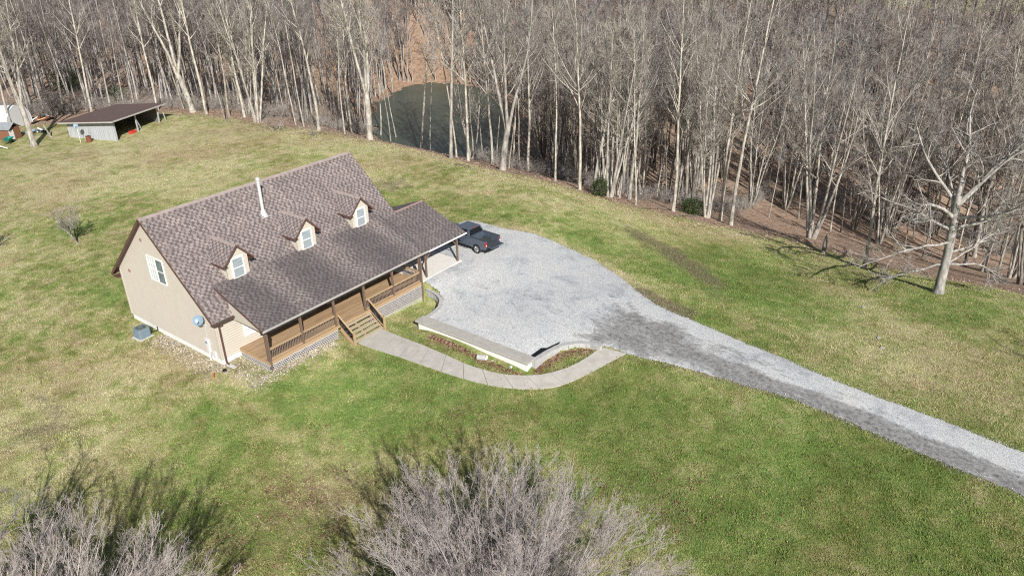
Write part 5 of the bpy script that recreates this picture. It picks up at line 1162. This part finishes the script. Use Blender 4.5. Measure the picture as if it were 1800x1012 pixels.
evergreen('round dark evergreen bush at the foot of the pale stem cluster', 1054, 345, 1.1, 2.6, 1); evergreen('wide glossy evergreen bush left of the white multi stemmed tree', 1217, 376, 1.6, 2.1, 2)
evergreen('dark evergreen bush in the woods above the shed left end', 118, 160, 3.2, 5, 3); evergreen('low evergreen patch in the woods above the shed right end', 208, 178, 2, 2.6, 4); evergreen('small evergreen bush on the slope behind the brown clearing', 1385, 350, 1.2, 2, 5)

# ------------------------------------------------------------------ ornamental trees near the camera
def bud_tree(seed, Rc=8.8, H=10.2, dens=1.0):
    rg = np.random.default_rng(seed); W = []; T = []
    S = stem(rg, (0,0,-.3), (0,0,1), 2.0, .26, .22, 5, .02); W.append(tubes(S[0], S[1], 10)); Ps, Rs, Ls = [], [], []
    n = 104
    for i in range(n):
        a = i*2.39996; el = math.asin(1-(i+.5)/n*.93)*.96+.04; b = (0,0,1.0+1.0*rg.random()*(i/n)**.2); L = 1/math.sqrt((math.cos(el)/Rc)**2+(math.sin(el)/(H-1.9))**2)*rg.uniform(.78,.9)
        s = stem(rg, b, (math.cos(a)*math.cos(el), math.sin(a)*math.cos(el), math.sin(el)), L, .05, .011, 10, .055, .16); Ps.append(s[0]); Rs.append(s[1]*rg.uniform(.8,1.2)); Ls.append(s[2])
    P0, R0, L0 = np.concatenate(Ps), np.concatenate(Rs), np.concatenate(Ls); W.append(tubes(P0, R0, 6))
    P1, R1, L1 = sprout(rg, P0, R0, L0, c=18, t0=.22, t1=1, ang=27, ratio=.30, n=4, up=.30, wob=.07, rr=.6, dang=8, tfall=.4); R1 = np.maximum(R1*.85, .0065); W.append(tubes(P1, R1, 4))
    P2, R2, L2 = sprout(rg, P1, R1, L1, c=int(9*dens), t0=.15, t1=1, ang=34, ratio=.40, n=3, up=.35, wob=.07, rr=.7, dang=9, tfall=.3, lmin=.3); R2 = np.maximum(R2*.7, .0038); T.append(tubes(P2, R2, 3))
    P3, R3, L3 = sprout(rg, P2, R2, L2, c=4, t0=.25, t1=1, ang=36, ratio=.45, n=1, up=.15, wob=.07, rr=.8, lmin=.14); R3 = np.maximum(R3*.7, .0032); T.append(tubes(P3, R3, 3))
    # buds: small octahedra along the last twigs
    tips = np.concatenate([P3[:, -1], P3[:, 0]*.4+P3[:, -1]*.6, P2[:, -1], P2[:, 1]]); tips = tips[rg.random(len(tips)) < .5]; m_ = len(tips)
    o8 = np.array([[1,0,0],[-1,0,0],[0,1,0],[0,-1,0],[0,0,1.3],[0,0,-1.3]], float); s = rg.uniform(.007, .015, (m_, 1, 1))
    BV = (tips[:, None]+o8[None]*s).reshape(-1, 3); f8 = np.array([[0,2,4],[2,1,4],[1,3,4],[3,0,4],[2,0,5],[1,2,5],[3,1,5],[0,3,5]]); BF = (np.arange(m_)[:, None, None]*6+f8[None]).reshape(-1, 3)
    return join(W), join(T), (BV, BF)
bt = bud_tree(77)
def place_bud(label, loc, rz, sc, first=None):
    if first is None:
        t = thing('budding_tree', label, 'tree', loc, rz, 'budding trees along the near lawn'); t.scale = (sc,)*3 if not isinstance(sc, tuple) else sc
        mesh_np('trunk', *bt[0], M['budtwig'], t, smooth=True); mesh_np('twigs', *bt[1], M['budtwig'], t); mesh_np('buds', *bt[2], M['bud'], t); return t
    t = dup(first, label, loc, rz, 1, 'budding trees along the near lawn'); t.scale = (sc,)*3 if not isinstance(sc, tuple) else sc; return t
cx0, cy0 = -6.5, -29.5
b0 = place_bud('large round budding tree at the bottom middle, seen from above', (cx0, cy0, hz(cx0, cy0)), .4, (1.10,1.10,1.15))
cx1, cy1 = -19.7, -17.3
place_bud('round budding tree at the bottom left corner, seen from above', (cx1, cy1, hz(cx1, cy1)), 2.6, (.98,.98,1.17), b0)
# small yard tree
def small_tree(label, u, v, H, seed, spread=.6, mats=('barkpale','twig'), lean_=(0,0), loc=None):
    rg = np.random.default_rng(seed); p = at(u, v) if loc is None else np.array([*loc, hz(*loc)]); W = []; T = []
    S = stem(rg, (0,0,-.2), (lean_[0], lean_[1], 1), H*.35, .10*H/4, .08*H/4, 4, .05, .1); W.append(tubes(S[0], S[1], 7)); top = S[0][0, -1]; Ps, Rs, Ls = [], [], []
    for i in range(9):
        a = i*2.4; s = stem(rg, top-[0,0,.25*rg.random()*H/4], (spread*math.cos(a)*rg.uniform(.4,1.3), spread*math.sin(a)*rg.uniform(.4,1.3), 1), H*.6, .045*H/4, .012, 6, .1, .1); Ps.append(s[0]); Rs.append(s[1]); Ls.append(s[2])
    P0, R0, L0 = np.concatenate(Ps), np.concatenate(Rs), np.concatenate(Ls); W.append(tubes(P0, R0, 5))
    P1, R1, L1 = sprout(rg, P0, R0, L0, c=9, t0=.15, t1=1, ang=42, ratio=.42, n=3, up=.2, wob=.12, rr=.6); R1 = np.maximum(R1, .01); T.append(tubes(P1, R1, 3))
    P2, R2, L2 = sprout(rg, P1, R1, L1, c=6, t0=.15, t1=1, ang=42, ratio=.5, n=2, up=.2, wob=.12, rr=.7, lmin=.2); R2 = np.maximum(R2, .0075); T.append(tubes(P2, R2, 3))
    P3, R3, L3 = sprout(rg, P2, R2, L2, c=3, t0=.15, t1=1, ang=42, ratio=.5, n=1, up=.2, wob=.12, rr=.7, lmin=.15); R3 = np.maximum(R3, .006); T.append(tubes(P3, R3, 3))
    return tree_thing('bare_tree', label, join(W), join(T), M[mats[0]], M[mats[1]], p)
small_tree('small rounded bare tree alone on the lawn left of the house', 138, 428, 4.4, 9, .75, ('barkpale','twigpale'), (-.28,.12))
small_tree('tall bare tree casting long shadow lines behind the bottom left budding tree', 0, 0, 9.5, 12, .45, ('barkgrey','twig'), (0,0), (-19.2,-10.6))
small_tree('small bare tree just outside the left edge of the picture', 0, 0, 5, 14, .6, ('barkgrey','twig'), (0,0), (-3.4,33.5))
small_tree('bare tree just outside the right edge of the picture', 0, 0, 8, 16, .6, ('barkgrey','twig'), (0,0), (32.5,-53.8))

# ------------------------------------------------------------------ grass blades
rg = np.random.default_rng(99); n = 2100000; a = rg.uniform(math.atan2(*(ray(1950,1012)[[1,0]])), math.atan2(*(ray(-150,1012)[[1,0]])), n); d = rg.uniform(16, 112, n)**1.0
bx = CAM[0]+d*np.cos(a); by = CAM[1]+d*np.sin(a); kp = rg.random(n) < np.clip(1.25-d/110, .25, 1)
kp &= ~inside(yard, bx, by) & ~inside(WOODS, bx, by) & ~inside([(-.1,-3.5),(7.7,-3.5),(7.7,-5),(10.9,-5),(10.9,-3.5),(17,-3.5),(22.2,-3.4),(22.2,6.3),(18.6,12),(-.1,12)], bx, by)
wk = [tuple(q) for q in po]+[tuple(q) for q in pi_[::-1]]; kp &= ~inside(wk, bx, by) & ~inside([(12.3,-17.5),(13.7,-17.5),(13.7,-6.3),(12.3,-6.3)], bx, by)
uu, vv, _ = project((0,0,0)); bx, by = bx[kp], by[kp]; bz = height(bx, by)+(vnoise(bx, by, 3.1, 1)-.5)*.06
Pd = np.column_stack([bx, by, bz])-CAM; zz = Pd@FW; U_ = 900+FPX*(Pd@RT)/zz; V_ = 506-FPX*(Pd@UP)/zz; kp = (U_ > -80) & (U_ < 1880) & (V_ < 1080); bx, by, bz = bx[kp], by[kp], bz[kp]; n = len(bx)
th = rg.uniform(0, 6.28, n); hgt = rg.uniform(.03, .11, n)*(1+(vnoise(bx, by, .7, 8) > .62)*.5); wd = rg.uniform(.012, .03, n); lx, ly = rg.normal(0, .05, n), rg.normal(0, .05, n)
V = np.stack([np.column_stack([bx-wd*np.cos(th), by-wd*np.sin(th), bz-.01]), np.column_stack([bx+wd*np.cos(th), by+wd*np.sin(th), bz-.01]), np.column_stack([bx+lx, by+ly, bz+hgt])], 1).reshape(-1, 3)
gs = mesh_np('grass', V, np.arange(3*n).reshape(-1, 3), M['blade']); tag(gs, 'short patchy green and straw coloured lawn grass', 'grass', kind='stuff')
def grid_sample(A):      # bilinear lookup of a ground attribute
    A = A.reshape(ny, nx); i = np.clip(np.searchsorted(gx, bx)-1, 0, nx-2); j = np.clip(np.searchsorted(gy, by)-1, 0, ny-2); f = (bx-gx[i])/(gx[i+1]-gx[i]); g = (by-gy[j])/(gy[j+1]-gy[j])
    return (A[j, i]*(1-f)+A[j, i+1]*f)*(1-g)+(A[j+1, i]*(1-f)+A[j+1, i+1]*f)*g
set_col(gs.data, 'zone', np.repeat(np.stack([grid_sample(q) for q in (lit, green, mud)], 1), 3, axis=0)); set_col(gs.data, 'zone2', np.repeat(np.stack([grid_sample(q) for q in (tan+fld, leafy, orange)], 1), 3, axis=0))
print('blades', n)

# ------------------------------------------------------------------ leaf scatter
def leaves(name, label, pts, s0, s1, mat, seed, lift=.03):
    rg = np.random.default_rng(seed); pts = np.asarray(pts); n = len(pts); c = np.column_stack([pts, height(pts[:, 0], pts[:, 1])+lift+rg.uniform(0,.03,n)])
    a = rg.uniform(0, 6.28, n); s = rg.uniform(s0, s1, (n, 1)); u1 = np.column_stack([np.cos(a), np.sin(a), rg.normal(0,.35,n)])*s; u2 = np.column_stack([-np.sin(a), np.cos(a), rg.normal(0,.35,n)])*s*.6
    V = np.stack([c-u1, c+u2, c+u1*.9, c-u2], 1).reshape(-1, 3); o = mesh_np(name, V, np.arange(4*n).reshape(-1, 4), mat); tag(o, label, 'leaves', kind='stuff')
rg = np.random.default_rng(21); pts = []
for u, v, r_, n in [(650,900,3,900),(600,850,3,1000),(520,860,2.6,700),(470,940,4,1200),(600,770,2.,350),(780,720,3,500),(830,740,3,500),(1100,900,4,800),(1200,930,4,700),(560,740,1.5,300),(700,900,3,900),(1000,780,3,350),(1150,840,4,600),(330,900,4,900),(600,720,1.5,200),(1180,700,3,220),(1300,900,5,400),(900,720,3,260),(470,880,2,400),(430,985,3,700),(620,960,3,900)]:
    q = atS(u, v)[:2]; a = rg.normal(0, r_*.6, (n, 2)); m_ = vnoise(a[:, 0]+50+q[0], a[:, 1]+50+q[1], .9, 4) > .5; pts.append(q+a[m_])
pts.append(rg.uniform((-16,-40), (40,25), (5200, 2)))
pts = np.concatenate(pts); pts = pts[~inside([(-.5,-5.5),(17.5,-5.5),(22.5,-3.6),(22.5,7),(19,12.4),(-.5,12.4)], pts[:, 0], pts[:, 1])]
yd = inside(yard, pts[:, 0], pts[:, 1]); pts = pts[~yd | (rg.random(len(pts)) < .12)]
leaves('fallen_leaves', 'scattered dull red and brown fallen leaves on the lawn', pts, .025, .06, M['fallen'], 1, .07)
pts = []
W_ = [(12.25,-8.5),(12.2,-11),(12.1,-14),(12.2,-17.4)]
for a, b_ in zip(W_[:-1], W_[1:]):
    n = 1500; tt = rg.random((n, 1)); pts.append(np.array(a)*(1-tt)+np.array(b_)*tt+np.column_stack([-np.abs(rg.normal(0, .30, n)), rg.normal(0,.1,n)]))
c2 = resample(CURVE2, 30)
for q in c2:
    dd = np.array([-.55,-.83]); pts.append(q+dd*(.25+np.abs(rg.normal(0, .35, 110)))[:, None]+rg.normal(0,.1,(110,2)))
pts = np.concatenate(pts); pts = pts[inside(BED, pts[:, 0], pts[:, 1])]
leaves('leaf_litter', 'bright reddish leaf litter heaped along the foot of the retaining walls', pts, .03, .065, M['mulch'], 2, .02)
pts = []
EL = resample(XY(LINE_PX[2:-2]), 1400)
for q in EL:
    pts.append(q+rg.normal(0, 2.2, (6, 2)))
pts = np.concatenate(pts); leaves('woodland_litter', 'brown and reddish leaf litter strewn along the woods edge', pts, .07, .15, M['woodlitter'], 3)
bl = resample(np.array(yard[:25]), 4200); bl = bl+rg.normal(0, .16, bl.shape)
M['loose'] = litter_mat('loose_stone', [(0,(.30,.30,.30)),(1,(.62,.62,.62))]); leaves('loose_gravel', 'loose pale stones spilled along the gravel edge', bl, .02, .045, M['loose'], 8, .05)
# stones of pale gravel at the house foot
pts = np.concatenate([np.column_stack([rg.uniform(-1.9,-.1,2600)*rg.uniform(.3,1,2600), rg.uniform(-.5,7.5,2600)]), np.column_stack([rg.uniform(-.6,7,2200), -3.5-np.abs(rg.normal(0,.45,2200))]), np.column_stack([rg.uniform(-.6,1.4,900), rg.uniform(-3.6,0,900)])])
leaves('foundation_gravel', 'pale pinkish stones and litter strewn along the house foundation', pts, .03, .07, litter_mat('foundation_stones', [(0,(.22,.15,.12)),(.4,(.42,.36,.31)),(1,(.68,.63,.57))]), 6, .02)
# dead branches on the lawn edge
def branch_on_ground(label, u0, v0, u1, v1, seed):
    a, b = at(u0, v0), at(u1, v1); rg = np.random.default_rng(seed); L = np.linalg.norm(b-a); s = stem(rg, a+[0,0,.12], (b-a)+[0,0,.3], L, .06, .02, 7, .12, 0)
    P1, R1, L1 = sprout(rg, *s, c=6, t0=.4, t1=1, ang=45, ratio=.4, n=3, up=-.1, wob=.15, rr=.6); R1 = np.maximum(R1, .012)
    o = mesh_np('fallen_branch', *join([tubes(s[0], s[1], 5), tubes(P1, R1, 3)]), M['barkdark']); tag(o, label, 'branch')
branch_on_ground('dark fallen branch on the lawn edge below the second evergreen bush', 1192, 369, 1160, 382, 1); branch_on_ground('forked dark fallen branch right of the longer one below the evergreen bush', 1225, 380, 1200, 386, 2)
branch_on_ground('thin fallen branch at the woods edge right of the pond', 800, 290, 830, 296, 3)
# flat stepping stones in the far lawn
for u, v, lab in ((1518,540,'flat pale stone set in the lawn below the gnarled tree shadow'),(1545,594,'flat pale stone in the right lawn nearest the drive, upper of two'),(1550,612,'flat pale stone in the right lawn, lower of two')):
    p = at(u, v); mb = MB(); mb.prism([(.3*math.cos(a)*random.uniform(.7,1), .17*math.sin(a)*random.uniform(.7,1)) for a in np.linspace(0, 5.5, 8)], -.1, .06, 2); o = mb.build('flat_stone', M['conc']); o.location = p; tag(o, lab, 'stone')
print('objects', len(bpy.data.objects), 'trees kept', len(keep), 'rest', len(rest))
